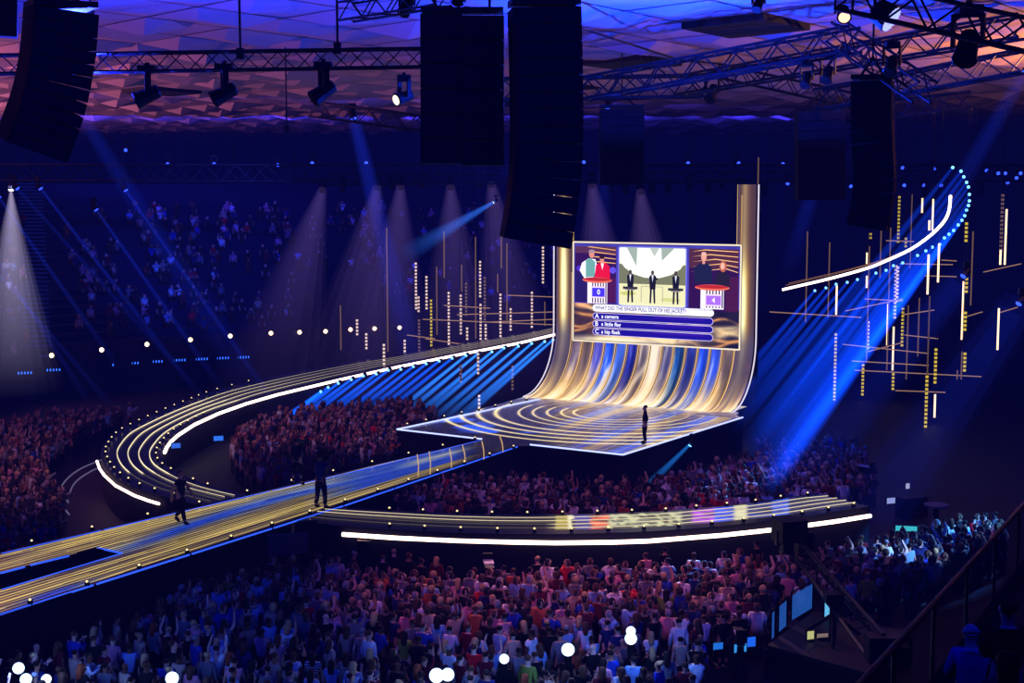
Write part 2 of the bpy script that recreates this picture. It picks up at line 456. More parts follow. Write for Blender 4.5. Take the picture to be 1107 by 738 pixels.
def person(loc, rz, pose='down', top='white', hair=('short', 'dark'), sleeve=0, scale=1.0, label='', group=None, trous=(30, 30, 42), skin=None):
    o = bpy.data.objects.new('person', BODY[pose]); COL.objects.link(o)
    o.location = loc; o.rotation_euler = (0, 0, rz); o.scale = (scale,) * 3
    o.color = (*lin(skin or R.choice(SKINC)), 1)
    tag(o, label, 'person', group)
    t = bpy.data.objects.new('top', TOP[pose, sleeve]); COL.objects.link(t); t.parent = o; t.color = (*lin(TOPC[top] if isinstance(top, str) else top), 1)
    if top == 'striped':
        t.material_slots[0].link = 'OBJECT'; t.material_slots[0].material = STRIPE
    lg = 'walk' if pose == 'walk' else ('wide' if pose in ('hips', 'camera') else 'stand')
    q = bpy.data.objects.new('trousers', TRO[lg]); COL.objects.link(q); q.parent = o; q.color = (*lin(trous), 1)
    if label and group is None and pose != 'crossed': shoes(o, lg)
    if hair:
        h = bpy.data.objects.new('hair', HAIR[hair[0]]); COL.objects.link(h); h.parent = o; h.color = (*lin(HC[hair[1]]), 1)
    return o
def face_to(p, q):
    return math.atan2(-(q[0] - p[0]), q[1] - p[1])

CWA = [G(-60, 611.5), G(521, 475), G(560, 482), G(-60, 685)]
over_cw = inpoly([(p.x, p.y) for p in CWA])
def is_cw(p): return bool(over_cw(np.array([[p[0], p[1], 0]]))[0])
def runs(pts):
    out = [[]]
    for p in pts:
        if is_cw(p):
            if out[-1]: out.append([])
        else: out[-1].append(p)
    return [r for r in out if len(r) > 1]
# ================================================================ RING STAGE (a giant curved ribbon)
CX, CY = 5.0, 75.0
def polar(p): return math.degrees(math.atan2(p.y - CY, p.x - CX)) % 360, math.hypot(p.x - CX, p.y - CY)
def on_circle(px, py, rad):
    d = ray(px, py); s = d.x / d.y
    a = 1 + s * s; b = -2 * (s * CX + CY); c = CX * CX + CY * CY - rad * rad
    disc = max(0, b * b - 4 * a * c); Y = (-b + math.sqrt(disc)) / (2 * a)
    return D(px, py, Y)
outer = [G(x, y) for x, y in ((940, 547), (840, 562), (720, 573), (600, 577), (480, 575), (370, 568), (300, 560), (230, 549), (176, 536), (149, 528), (129, 518), (116, 506), (109, 491), (113, 480), (124, 468), (143, 458), (170, 446), (200, 434), (233, 422))]
outer += [on_circle(x, y, 26.6) for x, y in ((300, 406), (369, 393), (430, 383.5), (500, 371), (560, 361), (600, 353))]
inner = [G(x, y) for x, y in ((885, 534), (852, 537), (805, 544), (741, 550), (703, 553), (590, 556), (513, 555.5), (441, 552.5), (345, 547), (290, 539), (239, 528), (214, 520), (194, 511), (178, 501), (174, 490), (180, 479), (192, 467), (212, 455), (236, 444))]
inner += [on_circle(x, y, 22.4) for x, y in ((267, 434), (300, 424), (369, 407.5), (430, 394), (500, 380.5), (560, 369), (600, 360))]
outer = crom(outer, 400); inner = crom(inner, 400)
ring = thing('ring_stage', (CX, 50, 0), 'wide dark curved runway ringing the standing crowd and climbing behind the screen tower', 'stage')
def ring_fn(u, v):
    i = np.clip(u * 399, 0, 399); o_ = np.array(outer); n_ = np.array(inner)
    i0 = np.floor(i).astype(int); i1 = np.minimum(i0 + 1, 399); f = (i - i0)[:, None]
    A = o_[i0] * (1 - f) + o_[i1] * f; B = n_[i0] * (1 - f) + n_[i1] * f
    P = A * (1 - v[:, None]) + B * v[:, None]
    s = np.linalg.norm
    c = np.tile(np.array([14., 12, 34]), (len(u), 1))
    # picture content on the near arm
    px = 553.5 + F * P[:, 0] / P[:, 1]
    near = (P[:, 1] < 62) & (v > .22) & (v < .93)
    nz = fnoise(P[:, 0] * 2.2, P[:, 1] * 3, 3); nz2 = fnoise(P[:, 0] * 5, P[:, 1] * 1.2, 8)
    def seg(a, b, col, amt=.6):
        m = near & (px > a) & (px < b)
        c[m] = np.array(col) * (1 - amt + amt * 1.7 * nz[m][:, None])
    seg(603, 616, (178, 165, 70), .4); seg(616, 620, (240, 235, 200), 0); seg(622, 640, (60, 60, 150)); seg(640, 666, (215, 95, 70), .9)
    seg(660, 740, (128, 138, 118), 1.0); seg(740, 752, (60, 60, 90)); seg(752, 776, (170, 70, 215), .7); seg(776, 798, (45, 90, 235), .5)
    seg(798, 812, (225, 225, 190), .3); seg(812, 840, (40, 60, 140), .8); seg(840, 858, (70, 110, 235), .5); seg(858, 930, (30, 40, 90), .6)
    m = near & (px > 660) & (px < 740) & (nz2 > .58); c[m] = (200, 205, 160)
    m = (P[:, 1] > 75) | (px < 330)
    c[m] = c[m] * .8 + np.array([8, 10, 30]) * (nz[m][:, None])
    return P, c
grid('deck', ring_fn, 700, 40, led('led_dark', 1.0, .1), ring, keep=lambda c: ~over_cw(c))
fa = MB(); vs = []
for a in outer: vs += [(a.x, a.y, a.z), (a.x, a.y, 0 if a.z < 1.85 else a.z - .7)]
fa.add(vs, [(2 * i, 2 * i + 1, 2 * i + 3, 2 * i + 2) for i in range(399) if not is_cw(outer[i]) and not is_cw(outer[i + 1])])
fa.build('outer_skirt', matte('skirt', (20, 16, 34), .9), ring)
fa = MB(); vs = []
for a in inner: vs += [(a.x, a.y, a.z), (a.x, a.y, 0 if a.z < 1.85 else a.z - .7)]
fa.add(vs, [(2 * i + 1, 2 * i, 2 * i + 2, 2 * i + 3) for i in range(399) if not is_cw(inner[i]) and not is_cw(inner[i + 1])])
fa.build('inner_skirt', MATS['skirt'], ring)
# deck light lines
for fr in (.27, .45, .63, .81):
    pts = []; cols = []; rr_ = []
    def flush():
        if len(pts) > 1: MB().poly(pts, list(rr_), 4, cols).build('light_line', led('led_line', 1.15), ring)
        pts.clear(); cols.clear(); rr_.clear()
    for i in range(0, 400, 2):
        p = outer[i].lerp(inner[i], fr) + Vector((0, 0, .03))
        if is_cw(p): flush(); continue
        pts.append(p)
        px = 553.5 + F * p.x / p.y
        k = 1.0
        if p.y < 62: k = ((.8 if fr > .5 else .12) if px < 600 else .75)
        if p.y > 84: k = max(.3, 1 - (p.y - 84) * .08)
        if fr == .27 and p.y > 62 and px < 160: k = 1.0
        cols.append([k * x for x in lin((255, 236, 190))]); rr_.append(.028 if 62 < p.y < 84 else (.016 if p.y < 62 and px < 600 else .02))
    flush()
# bright white strips on the rims
def strip(pts, r, parent, name='rim_light', s=4.0, c=(255, 224, 200)):
    return MB().poly(pts, r, 8).build(name, glow('rim_%s' % str(s), c, s, True), parent)
def off(p, k): # move away from ring centre
    d = Vector((p.x - CX, p.y - CY, 0)).normalized(); return p + d * k
strip([off(G(x, y, 1.5), .06) for x, y in ((371, 577), (400, 579), (430, 581), (500, 584), (560, 585.6), (600, 586.2), (660, 585.6), (700, 584.3), (780, 578), (840, 571.5), (900, 563.5), (940, 557))], .08, ring)
strip([off(G(x, y, 1.5), .22) for x, y in ((110, 498), (113, 506), (118, 513), (130, 524), (150, 534.5), (165, 540), (177, 543.5))], .06, ring)
strip([G(178, 489), G(180, 484), G(185, 477), G(193, 470), G(210, 459), G(236, 447)] + [on_circle(x, y, 22.3) for x, y in ((267, 436), (300, 426.5), (369, 410), (430, 396.5), (500, 382.5), (560, 371), (600, 361.5))], .085, ring)
# right rising arm
def arm_pt(px, py, rad): return on_circle(px, py, rad)
ain = crom([arm_pt(x, y, 22.4) for x, y in ((846, 313), (874, 306.5), (905, 299), (940, 289), (962, 280), (985, 269), (1005, 255))] + [arm_pt(1020, 240, 22.4), D(1026, 227, 83.0), D(1027.5, 212, 82)], 60)
strip(ain, .09, ring)
aout = [p + off(p, 1.0) - p + Vector((0, 0, .12)) for p in ain]
aout = [off(p, .9) + Vector((0, 0, .25)) for p in ain]
av = []
for a, b in zip(ain, aout): av += [tuple(a + Vector((0, 0, .12))), tuple(b)]
MB().add(av, [(2 * i, 2 * i + 1, 2 * i + 3, 2 * i + 2) for i in range(59)]).build('rising_deck', MATS['skirt'], ring)
for k in (.5, .95):
    MB().poly([off(p, k) + Vector((0, 0, .14 + .25 * k)) for p in ain[:32]], .022, 4).build('light_line', glow('gold_dim', (190, 140, 80), .8), ring)

# ================================================================ MAIN STAGE
PL = Vector((2.75, 89.0)); PR = Vector((14.14, 82.5)); TW = (PR - PL).length
ES = (PR - PL).normalized(); NF = Vector((-abs(ES.y), -ES.x)); NF = Vector((ES.y, -ES.x))
if NF.y > 0: NF = -NF
RAD = 3.9; TOPZ = 14.6
def T(s, t, z): p = PL + ES * s + NF * t; return Vector((p.x, p.y, z))
stage_px = [(429, 464.5), (521, 475), (560, 482), (573, 481), (673.5, 492), (803, 451.5)]
front = [G(*p) for p in stage_px]
poly = front + [T(TW, RAD, 1.8), T(TW + .0, 1.0, 1.8), T(0, 1.0, 1.8), T(0, RAD, 1.8), G(507, 445.5)]
stage = thing('main_stage', (5, 78, 0), 'glowing diamond-shaped stage floor with golden rings in front of the screen tower', 'stage')
circ = G(668, 446)
def st_fn(u, v):
    x = -9 + 26 * u; y = 62 + 27 * v
    P = np.stack([x, y, np.full_like(x, 1.8)], 1)
    rx, ry = x - PL.x, y - PL.y
    s = rx * ES.x + ry * ES.y; t = rx * NF.x + ry * NF.y
    n1 = fnoise(x * .9, y * .9, 2); n2 = fnoise(x * 3, y * 1.5, 4)
    c = np.tile(np.array([20., 18, 48]), (len(u), 1))
    px = 553.5 + F * x / y
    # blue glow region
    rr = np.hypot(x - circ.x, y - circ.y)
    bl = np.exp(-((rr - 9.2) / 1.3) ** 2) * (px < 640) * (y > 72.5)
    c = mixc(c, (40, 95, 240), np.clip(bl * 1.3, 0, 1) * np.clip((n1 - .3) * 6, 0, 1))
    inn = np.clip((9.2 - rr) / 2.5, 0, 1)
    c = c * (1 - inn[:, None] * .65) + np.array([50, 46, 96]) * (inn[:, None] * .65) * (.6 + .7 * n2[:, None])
    # reflections of the ribs painted over the floor as stripes
    k = np.floor((s + 40) / .77).astype(int)
    pal = np.array([(60, 60, 110), (40, 80, 200), (150, 120, 80), (70, 60, 90), (50, 95, 225), (175, 150, 110), (45, 60, 150), (80, 70, 90)])
    str_ = pal[k % 8]
    w = np.clip((px - 575) / 60, 0, 1) * .75
    c = c * (1 - w[:, None]) + str_ * w[:, None]
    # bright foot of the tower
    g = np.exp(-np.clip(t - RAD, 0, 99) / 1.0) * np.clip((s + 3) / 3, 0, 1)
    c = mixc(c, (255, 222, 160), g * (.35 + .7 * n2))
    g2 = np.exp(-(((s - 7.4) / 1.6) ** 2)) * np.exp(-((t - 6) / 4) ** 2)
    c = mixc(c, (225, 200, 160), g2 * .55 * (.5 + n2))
    # grid
    gs = np.abs(((s / .77) % 1) - .5) * .77; gt = np.abs(((t / 1.0) % 1) - .5) * 1.0
    gm = ((gs < .022) | (gt < .026)) & (px > 600)
    c[gm] = c[gm] * .5 + np.array([235, 210, 160]) * .5
    # concentric golden arcs
    for i, r0 in enumerate((9.9, 8.9, 7.9, 6.9, 5.6, 4.8, 4.0, 3.2, 2.5)):
        th = np.arctan2(y - circ.y, x - circ.x)
        w0 = .16 if i < 4 else .09
        d = np.exp(-((rr - r0) / w0) ** 2)
        fade = np.where(np.abs(th) > .9, 1, np.clip(np.abs(th) / .9, 0, 1)) * np.where((th > .4) & (th < 2.6), .35, 1)
        c = mixc(c, (255, 232, 165), d * fade)
    edge = np.clip((-(y - 70.5)) / 3, 0, 1)
    c = c * (1 - .0 * edge[:, None])
    return P, np.clip(c, 0, 255)
keepf = inpoly([(p.x, p.y) for p in poly])
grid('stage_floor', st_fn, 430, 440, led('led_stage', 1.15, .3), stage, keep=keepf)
fa = MB(); vs = []
loop = [G(507, 445.5)] + front
for a in loop: vs += [(a.x, a.y, 1.78), (a.x, a.y, 0)]
fa.add(vs, [(2 * i, 2 * i + 1, 2 * i + 3, 2 * i + 2) for i in range(len(loop) - 1)])
fa.build('skirt', MATS['skirt'], stage)
el = glow('edge_white', (190, 200, 255), 1.5)
for a, b in [(G(583, 431.8), front[0]), (front[0], front[1]), (front[3], front[4]), (front[4], front[5])]:
    MB().poly([a + Vector((0, 0, .03)), b + Vector((0, 0, .03))], .05, 4).build('edge_light', el, stage)

# ---- the tower: ribs of LED that run down and curve out into the floor
tower = thing('screen_tower', (T(TW / 2, 0, 0).x, T(TW / 2, 0, 0).y, 0), 'tall golden ribbed tower whose glowing slats sweep down and curve into the stage', 'stage set')
bounds = [0, 1.15] + [1.15 + (TW - 2.3) * i / 14 for i in range(1, 14)] + [TW - 1.15, TW]
def path(q, top):  # q 0 top .. 1 foot
    Lv = top - (1.8 + RAD); La = RAD * math.pi / 2; L = Lv + La
    d = q * L
    t = np.where(d < Lv, 0, RAD * (1 - np.cos(np.clip((d - Lv) / RAD, 0, math.pi / 2))))
    z = np.where(d < Lv, top - d, 1.8 + RAD - RAD * np.sin(np.clip((d - Lv) / RAD, 0, math.pi / 2)))
    return t, z, d / L
basec = [(200, 160, 90), (125, 108, 125), (150, 125, 120), (90, 90, 190), (50, 100, 245), (85, 130, 245), (45, 55, 170), (110, 95, 110), (150, 130, 125), (90, 88, 130), (40, 95, 170), (55, 70, 170), (48, 95, 245), (70, 105, 245), (140, 118, 115), (205, 165, 95)]
for i in range(16):
    s0, s1 = bounds[i], bounds[i + 1]
    side = i in (0, 15)
    top = TOPZ if side else 9.2
    def fn(u, v, i=i, s0=s0, s1=s1, side=side, top=top):
        t, z, q = path(v, top)
        s = s0 + .04 + (s1 - s0 - .08) * u
        bulge = .10 * np.sin(u * math.pi) if not side else .3 * np.sin(u * math.pi)
        P = np.stack([PL.x + ES.x * s + NF.x * (t + bulge), PL.y + ES.y * s + NF.y * (t + bulge), z], 1)
        arc = np.clip((1.8 + RAD - z) / RAD, 0, 1)
        n = fnoise(s * .8 + 2, z * .5 + t * .2, 6); n2 = fnoise(s * 3.0, z * .35 + 5, 9)
        c = np.tile(np.array(basec[i], float), (len(u), 1))
        if side:
            core = np.exp(-((u - (.55 if i == 0 else .5)) / .28) ** 2)
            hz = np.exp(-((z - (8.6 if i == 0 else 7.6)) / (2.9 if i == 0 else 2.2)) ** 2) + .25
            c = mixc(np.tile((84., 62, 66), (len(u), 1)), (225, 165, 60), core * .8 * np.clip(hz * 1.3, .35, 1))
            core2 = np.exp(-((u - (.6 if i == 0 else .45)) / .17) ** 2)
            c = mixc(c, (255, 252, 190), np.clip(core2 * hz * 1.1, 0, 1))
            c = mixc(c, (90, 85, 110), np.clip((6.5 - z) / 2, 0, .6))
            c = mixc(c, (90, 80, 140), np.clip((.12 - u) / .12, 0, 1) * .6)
        else:
            c = c * (.45 + 1.2 * n2[:, None] ** 1.5)
            c = mixc(c, (255, 238, 200), np.clip((n2 - .60) * 5, 0, 1) * .75)
            e = np.minimum(u, 1 - u)
            c = mixc(c, (210, 155, 80), np.clip((.16 - e) / .16, 0, 1) * .8)
            c = mixc(c, (225, 180, 110), np.clip((z - 6.3) / .8, 0, 1) * (.5 if i in (1, 2, 4, 5, 6, 13, 14) else .1))
            # a white flare down the middle
            fl = np.exp(-((s - (7.1 - (z - 2) * .12)) / .42) ** 2)
            c = mixc(c, (255, 240, 215), fl * .9)
            fl2 = np.exp(-((s - (5.6 + (z - 2) * .52)) / .22) ** 2)
            c = mixc(c, (255, 235, 200), fl2 * .6)
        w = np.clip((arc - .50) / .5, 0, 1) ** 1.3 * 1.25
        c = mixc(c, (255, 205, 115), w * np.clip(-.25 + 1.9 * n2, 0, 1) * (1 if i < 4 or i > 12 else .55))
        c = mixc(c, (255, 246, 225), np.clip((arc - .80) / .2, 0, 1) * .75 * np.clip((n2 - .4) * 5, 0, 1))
        return P, np.clip(c, 0, 255)
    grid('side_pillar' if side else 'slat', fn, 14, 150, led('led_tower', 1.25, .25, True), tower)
    if not side or i == 15:
        pts = []
        tp = np.linspace(0, 1, 60); t, z, q = path(tp, top if i != 15 else TOPZ)
        pts = [T(s0, a + .06, b) for a, b in zip(t, z)]
        MB().poly(pts, .028, 4, [[k * x for x in lin((255, 214, 140))] for k in (.55 + .6 * tp)]).build('gold_seam', led('led_seam', 1.2), tower)
for s in (-.12, TW + .12):
    t, z, q = path(np.linspace(0, 1, 70), TOPZ)
    MB().poly([T(s, a + .05, b) for a, b in zip(t, z)], .045, 6).build('edge_light', glow('tower_edge', (225, 215, 225), 1.2), tower)
# dark backing
bk = MB()
for s0, s1, z1 in ((-.1, 1.1, TOPZ), (1.1, TW - 1.1, 9.1), (TW - 1.1, TW + .1, TOPZ)):
    a, b = T(s0, -.25, 0), T(s1, -.25, 0)
    c = (a + b) / 2
    bk.box((c.x, c.y, z1 / 2), (s1 - s0, .3, z1), math.atan2(ES.y, ES.x))
bk.build('backing', SOFTBLACK, tower)
for s in (4.05, 9.1):
    c = T(s, .25, 7.15); MB().box(c, (.5, .5, .85), math.atan2(ES.y, ES.x)).box(T(s, .28, 6.6), (.34, .4, .3), math.atan2(ES.y, ES.x)).build('hanging_bracket', SOFTBLACK, tower)
# little mirrored wing at the foot of the tower
a = T(TW - .6, RAD - .2, 1.82); b = T(TW + .35, RAD - .6, 1.82); c = T(TW + .9, RAD + 1.5, 1.82); d_ = T(TW - 1.6, RAD + 1.0, 1.82)
MB().add([a, b, c, d_] + [p - Vector((0, 0, .25)) for p in (a, b, c, d_)], [(3, 2, 1, 0), (4, 5, 6, 7), (0, 1, 5, 4), (1, 2, 6, 5), (2, 3, 7, 6), (3, 0, 4, 7)], [lin((90, 85, 120))] * 8).build('foot_wing', led('led_floor', 1.0, .6), tower)

# ================================================================ VIDEO SCREEN
SOFF = 1.0
O0 = PL + NF * SOFF
def on_screen_plane(px, py):
    d = ray(px, py); n = Vector((NF.x, NF.y))
    t = (O0.x * n.x + O0.y * n.y) / (d.x * n.x + d.y * n.y)
    p = Vector((d.x * t, d.y * t)); return (p - O0).dot(ES), CZ + d.z * t
cs = [on_screen_plane(*p) for p in ((621, 263), (799.5, 266), (799.5, 378.5), (621, 364.5))]
SL = (cs[0][0] + cs[3][0]) / 2; SR = (cs[1][0] + cs[2][0]) / 2
ZT = (cs[0][1] + cs[1][1]) / 2; ZB = (cs[2][1] + cs[3][1]) / 2
SW = SR - SL; SH = ZT - ZB
TILT = 0.0
def S(u, v, d=0.0): return T(SL + SW * u, SOFF + d, ZT - SH * v)
RS = math.atan2(ES.y, ES.x)
screen = thing('video_screen', S(.5, .5), 'large bright quiz video screen with answer bars hanging before the golden tower', 'screen')
def sc_fn(u, v):
    P = np.stack([PL.x + ES.x * (SL + SW * u) + NF.x * SOFF, PL.y + ES.y * (SL + SW * u) + NF.y * SOFF, ZT - SH * v], 1)
    w1 = fnoise(u * 5, v * 4, 1); w2 = fnoise(u * 9 + w1 * 3, v * 7 + w1 * 2, 5)
    c = mixc(np.tile((34., 32, 62), (len(u), 1)), (92, 62, 66), np.clip((w1 - .4) * 3, 0, 1))
    for k, (a0, b0, f1, f2, wd) in enumerate(((.66, .20, 3.2, 0, .030), (.74, .25, 2.5, 1.3, .022), (.95, -.10, 4, .6, .035), (.90, .12, 5, 2, .02), (.99, -.22, 2.2, 3, .05), (.80, -.05, 6, 1, .018))):
        yy = a0 + b0 * (u - .3) + .05 * np.sin(f1 * u * 3 + f2) + .03 * (w1 - .5)
        g = np.exp(-((v - yy) / (wd * .75)) ** 2) * np.clip(1.8 * w2 - .25, 0, 1)
        c = mixc(c, (255, 222, 160) if k % 2 == 0 else (235, 165, 95), g)
    lf = np.exp(-((u - .05) / .06) ** 2 - ((v - .64) / .03) ** 2); c = mixc(c, (255, 190, 130), lf)
    g = np.exp(-((v - .985) / .035) ** 2) * np.exp(-((u - .3) / .3) ** 2); c = mixc(c, (255, 240, 200), g)
    top = v < .62
    ct = mixc(np.tile((66., 62, 150), (len(u), 1)), (95, 85, 190), fnoise(u * 6, v * 6, 2))
    c = np.where((top & (v < .63))[:, None], ct, c)
    return P, c
grid('picture', sc_fn, 200, 130, led('led_screen', 1.25, .1, True), screen)
MB().box(S(.5, .5, -.12), (SW + .1, .18, SH + .1), RS).build('back_panel', SOFTBLACK, screen)
fr = MB()
for a, b in ((S(-.005, -.012, .05), S(1.005, -.012, .05)), (S(1.006, -.012, .05), S(1.006, 1.012, .05)), (S(1.005, 1.012, .05), S(-.005, 1.012, .05)), (S(-.006, 1.012, .05), S(-.006, -.012, .05))):
    fr.tube(a, b, .05, n=6)
fr.build('frame', glow('screen_frame', (250, 235, 205), 1.1), screen)
for u in (-.006, 1.006):
    MB().tube(S(u, -.01, .05), S(u, -.28 if u < 0 else -.5, .05), .04).build('hanging_bar', glow('gold_bar', (220, 180, 110), .8), screen)
FL = led('led_flat', 1.25)
class Flat(MB):
    def __init__(s, d): super().__init__(); s.d = d
    def shape(s, pts, col):
        s.add([S(u, v, s.d) for u, v in pts], [tuple(range(len(pts) - 1, -1, -1))], lin(col)); return s
    def rect(s, u0, v0, u1, v1, col): return s.shape([(u0, v0), (u1, v0), (u1, v1), (u0, v1)], col)
    def ell(s, u, v, ru, rv, col, a0=0, a1=360, n=20):
        return s.shape([(u + ru * math.cos(math.radians(a0 + (a1 - a0) * i / n)), v + rv * math.sin(math.radians(a0 + (a1 - a0) * i / n))) for i in range(n + (a1 - a0 != 360))], col)
    def rrect(s, u0, v0, u1, v1, r, col, asp=SW / SH):
        pts = []
        for cu, cv, a in ((u1 - r, v0 + r * asp, -90), (u1 - r, v1 - r * asp, 0), (u0 + r, v1 - r * asp, 90), (u0 + r, v0 + r * asp, 180)):
            for k in range(7):
                q = math.radians(a + 15 * k); pts.append((cu + r * math.cos(q), cv + r * asp * math.sin(q)))
        return s.shape(pts, col)
def stack(name, items, d):
    f = Flat(d); k = 0
    for it in items:
        f.d = d + .0035 * k; k += 1
        getattr(f, it[0])(*it[1:])
    return f.build(name, FL, screen)
D0 = .02
def lectern_items(u, v0, sign, w):
    it = [('rect', u - w * .5, v0, u + w * .5, .615 + (v0 - .37) * .2, (250, 240, 250))]
    for k in range(6):
        x = u - w * .26 + k * w * .135
        it += [('rect', x, v0 + .02, x + w * .055, .61, (60, 40, 70))]
    it += [('rect', u - w * .3, v0 + .065, u + w * .42, v0 + .185, (235, 215, 250)), ('rect', u - w * .25, v0 + .08, u + w * .38, v0 + .17, sign)]
    it += [('ell', u, v0, w * .75, .03, (232, 120, 90)), ('ell', u, v0 - .008, w * .7, .018, (190, 50, 50))]
    return it
streaks = [('shape', [(.10 + .02 * k, .03 + .05 * k), (.262, .02 + .045 * k + .04), (.262, .028 + .045 * k + .04), (.08 + .01 * k, .036 + .05 * k)], (245, 190, 110)) for k in range(4)]
stack('contestant_picture', [('rect', .006, .03, .264, .61, (62, 28, 92)), ('rect', .006, .03, .264, .10, (100, 60, 90)), ('rect', .006, .3, .10, .6, (50, 38, 105)), ('rect', .20, .35, .264, .6, (88, 32, 90))] + streaks +
      [('ell', .245, .27, .02, .035, (110, 90, 220)), ('ell', .03, .26, .015, .03, (90, 60, 200)),
       # man in a white shirt and pale green waistcoat
       ('shape', [(.05, .20), (.09, .155), (.135, .16), (.15, .24), (.12, .35), (.065, .36), (.035, .28)], (245, 240, 255)),
       ('shape', [(.075, .17), (.105, .15), (.135, .19), (.13, .34), (.075, .35)], (120, 175, 165)), ('ell', .112, .11, .017, .04, (225, 150, 130)), ('ell', .112, .08, .019, .018, (170, 150, 160)),
       # woman in a red suit
       ('shape', [(.14, .22), (.165, .195), (.20, .195), (.225, .23), (.23, .36), (.13, .36)], (225, 30, 70)), ('shape', [(.17, .2), (.19, .2), (.18, .27)], (250, 240, 240)),
       ('ell', .178, .155, .014, .035, (225, 150, 135)), ('ell', .178, .13, .018, .02, (60, 30, 40)), ('rect', .165, .145, .192, .155, (60, 30, 40))] + lectern_items(.15, .375, (85, 65, 225), .125), D0)
mid = [('rrect', .276, .018, .694, .64, .014, (120, 120, 215)), ('rrect', .284, .032, .686, .622, .012, (238, 236, 190)), ('rect', .284, .2, .686, .42, (128, 130, 100)),
       ('rect', .284, .40, .686, .60, (232, 228, 180)), ('shape', [(.284, .036), (.686, .036), (.686, .16), (.655, .24), (.60, .30), (.53, .335), (.44, .335), (.37, .30), (.32, .24), (.284, .17)], (250, 252, 236)),
       ('shape', [(.33, .03), (.395, .03), (.39, .22)], (165, 180, 165)), ('shape', [(.47, .03), (.53, .03), (.50, .12)], (190, 200, 185)), ('shape', [(.54, .03), (.62, .03), (.545, .16)], (165, 180, 165)),
       ('ell', .34, .5, .05, .02, (205, 205, 120)), ('ell', .6, .55, .06, .02, (210, 212, 140)), ('rect', .42, .42, .55, .425, (150, 150, 130)), ('rect', .42, .42, .424, .58, (170, 170, 150)), ('rect', .55, .42, .554, .58, (170, 170, 150))]
for x, arm in ((.355, 0), (.492, 1), (.632, 0)):
    y = .30
    mid += [('shape', [(x - .021, y + .02), (x - .008, y), (x + .008, y), (x + .021, y + .02), (x + .017, y + .15), (x - .017, y + .15)], (36, 34, 48)),
            ('shape', [(x - .015, y + .13), (x - .003, y + .13), (x - .008, y + .29), (x - .018, y + .29)], (36, 34, 48)), ('shape', [(x + .003, y + .13), (x + .015, y + .13), (x + .018, y + .29), (x + .008, y + .29)], (36, 34, 48)),
            ('shape', [(x - .006, y + .005), (x + .006, y + .005), (x, y + .08)], (235, 235, 235)), ('ell', x, y - .02, .009, .022, (90, 75, 70))]
    if arm: mid += [('shape', [(x + .01, y + .02), (x + .035, y - .01 + .05), (x + .01, y + .07)], (36, 34, 48))]
    else: mid += [('rect', x - .045, y + .13, x + .045, y + .155, (60, 58, 66)), ('rect', x - .03, y + .155, x + .03, y + .165, (160, 150, 140))]
stack('band_picture', mid, D0)
streaks = [('shape', [(.72, .06 + .05 * k), (.80 + .03 * k, .035 + .045 * k), (.99, .05 + .05 * k), (.99, .058 + .05 * k), (.80 + .03 * k, .045 + .045 * k)], (250, 200, 130)) for k in range(5)]
stack('contestant_picture', [('rect', .706, .03, .994, .645, (60, 26, 84)), ('rect', .706, .03, .994, .22, (92, 50, 70)), ('rect', .92, .3, .994, .64, (84, 34, 80))] + streaks +
      [('shape', [(.735, .22), (.77, .175), (.815, .175), (.84, .22), (.845, .37), (.74, .37)], (40, 44, 78)), ('ell', .793, .11, .016, .045, (232, 170, 150)), ('rect', .785, .14, .80, .18, (225, 160, 140)), ('ell', .793, .08, .015, .02, (235, 185, 165)),
       ('shape', [(.865, .28), (.885, .25), (.92, .25), (.945, .29), (.945, .40), (.86, .40)], (48, 40, 60)), ('ell', .905, .20, .021, .055, (190, 110, 80)), ('ell', .903, .195, .012, .035, (240, 185, 165))] + lectern_items(.845, .41, (175, 120, 235), .135), D0)
bars = [('rrect', .118, .625, .855, .70, .02, (252, 250, 255))]
stack('question_bar', bars, D0)
for k in range(3):
    v0 = .712 + k * .080
    stack('answer_bar', [('rrect', .118, v0, .852, v0 + .073, .02, (215, 205, 245)), ('rrect', .121, v0 + .006, .849, v0 + .067, .018, (40, 26, 150)), ('rect', .5, v0 + .012, .8, v0 + .03, (66, 30, 165))], D0)
def text(body, u, v, size, col, name='lettering', d=.06, sx=1.0):
    cu = bpy.data.curves.new(name, 'FONT'); cu.body = body; cu.size = size; cu.align_y = 'CENTER'
    cu.materials.append(glow('text_%d_%d_%d' % col, col, 1.3)); cu.offset = .006
    o = bpy.data.objects.new(name, cu); COL.objects.link(o); o.parent = screen
    p = S(u, v, d) - Vector(screen['_b'])
    dg = bpy.context.evaluated_depsgraph_get(); me = bpy.data.meshes.new_from_object(o.evaluated_get(dg)); bpy.data.objects.remove(o)
    o = bpy.data.objects.new(name, me); COL.objects.link(o); o.parent = screen
    o.matrix_local = Matrix.Translation(p) @ Matrix.Rotation(RS, 4, 'Z') @ Matrix.Rotation(math.pi / 2, 4, 'X') @ Matrix.Diagonal((sx, 1, 1, 1))
    return o
text('WHAT DID THE SINGER PULL OUT OF HIS JACKET?', .136, .662, .31, (96, 88, 130), sx=.84)
for k, (l, t_) in enumerate((('A', 'a camera'), ('B', 'a little flag'), ('C', 'a hip flask'))):
    v0 = .748 + k * .080
    text(l, .135, v0, .40, (255, 255, 255)); text(t_, .175, v0, .32, (255, 255, 255))
text('0', .150, .50, .42, (255, 255, 255), d=.12); text('4', .845, .537, .42, (255, 255, 255), d=.12)

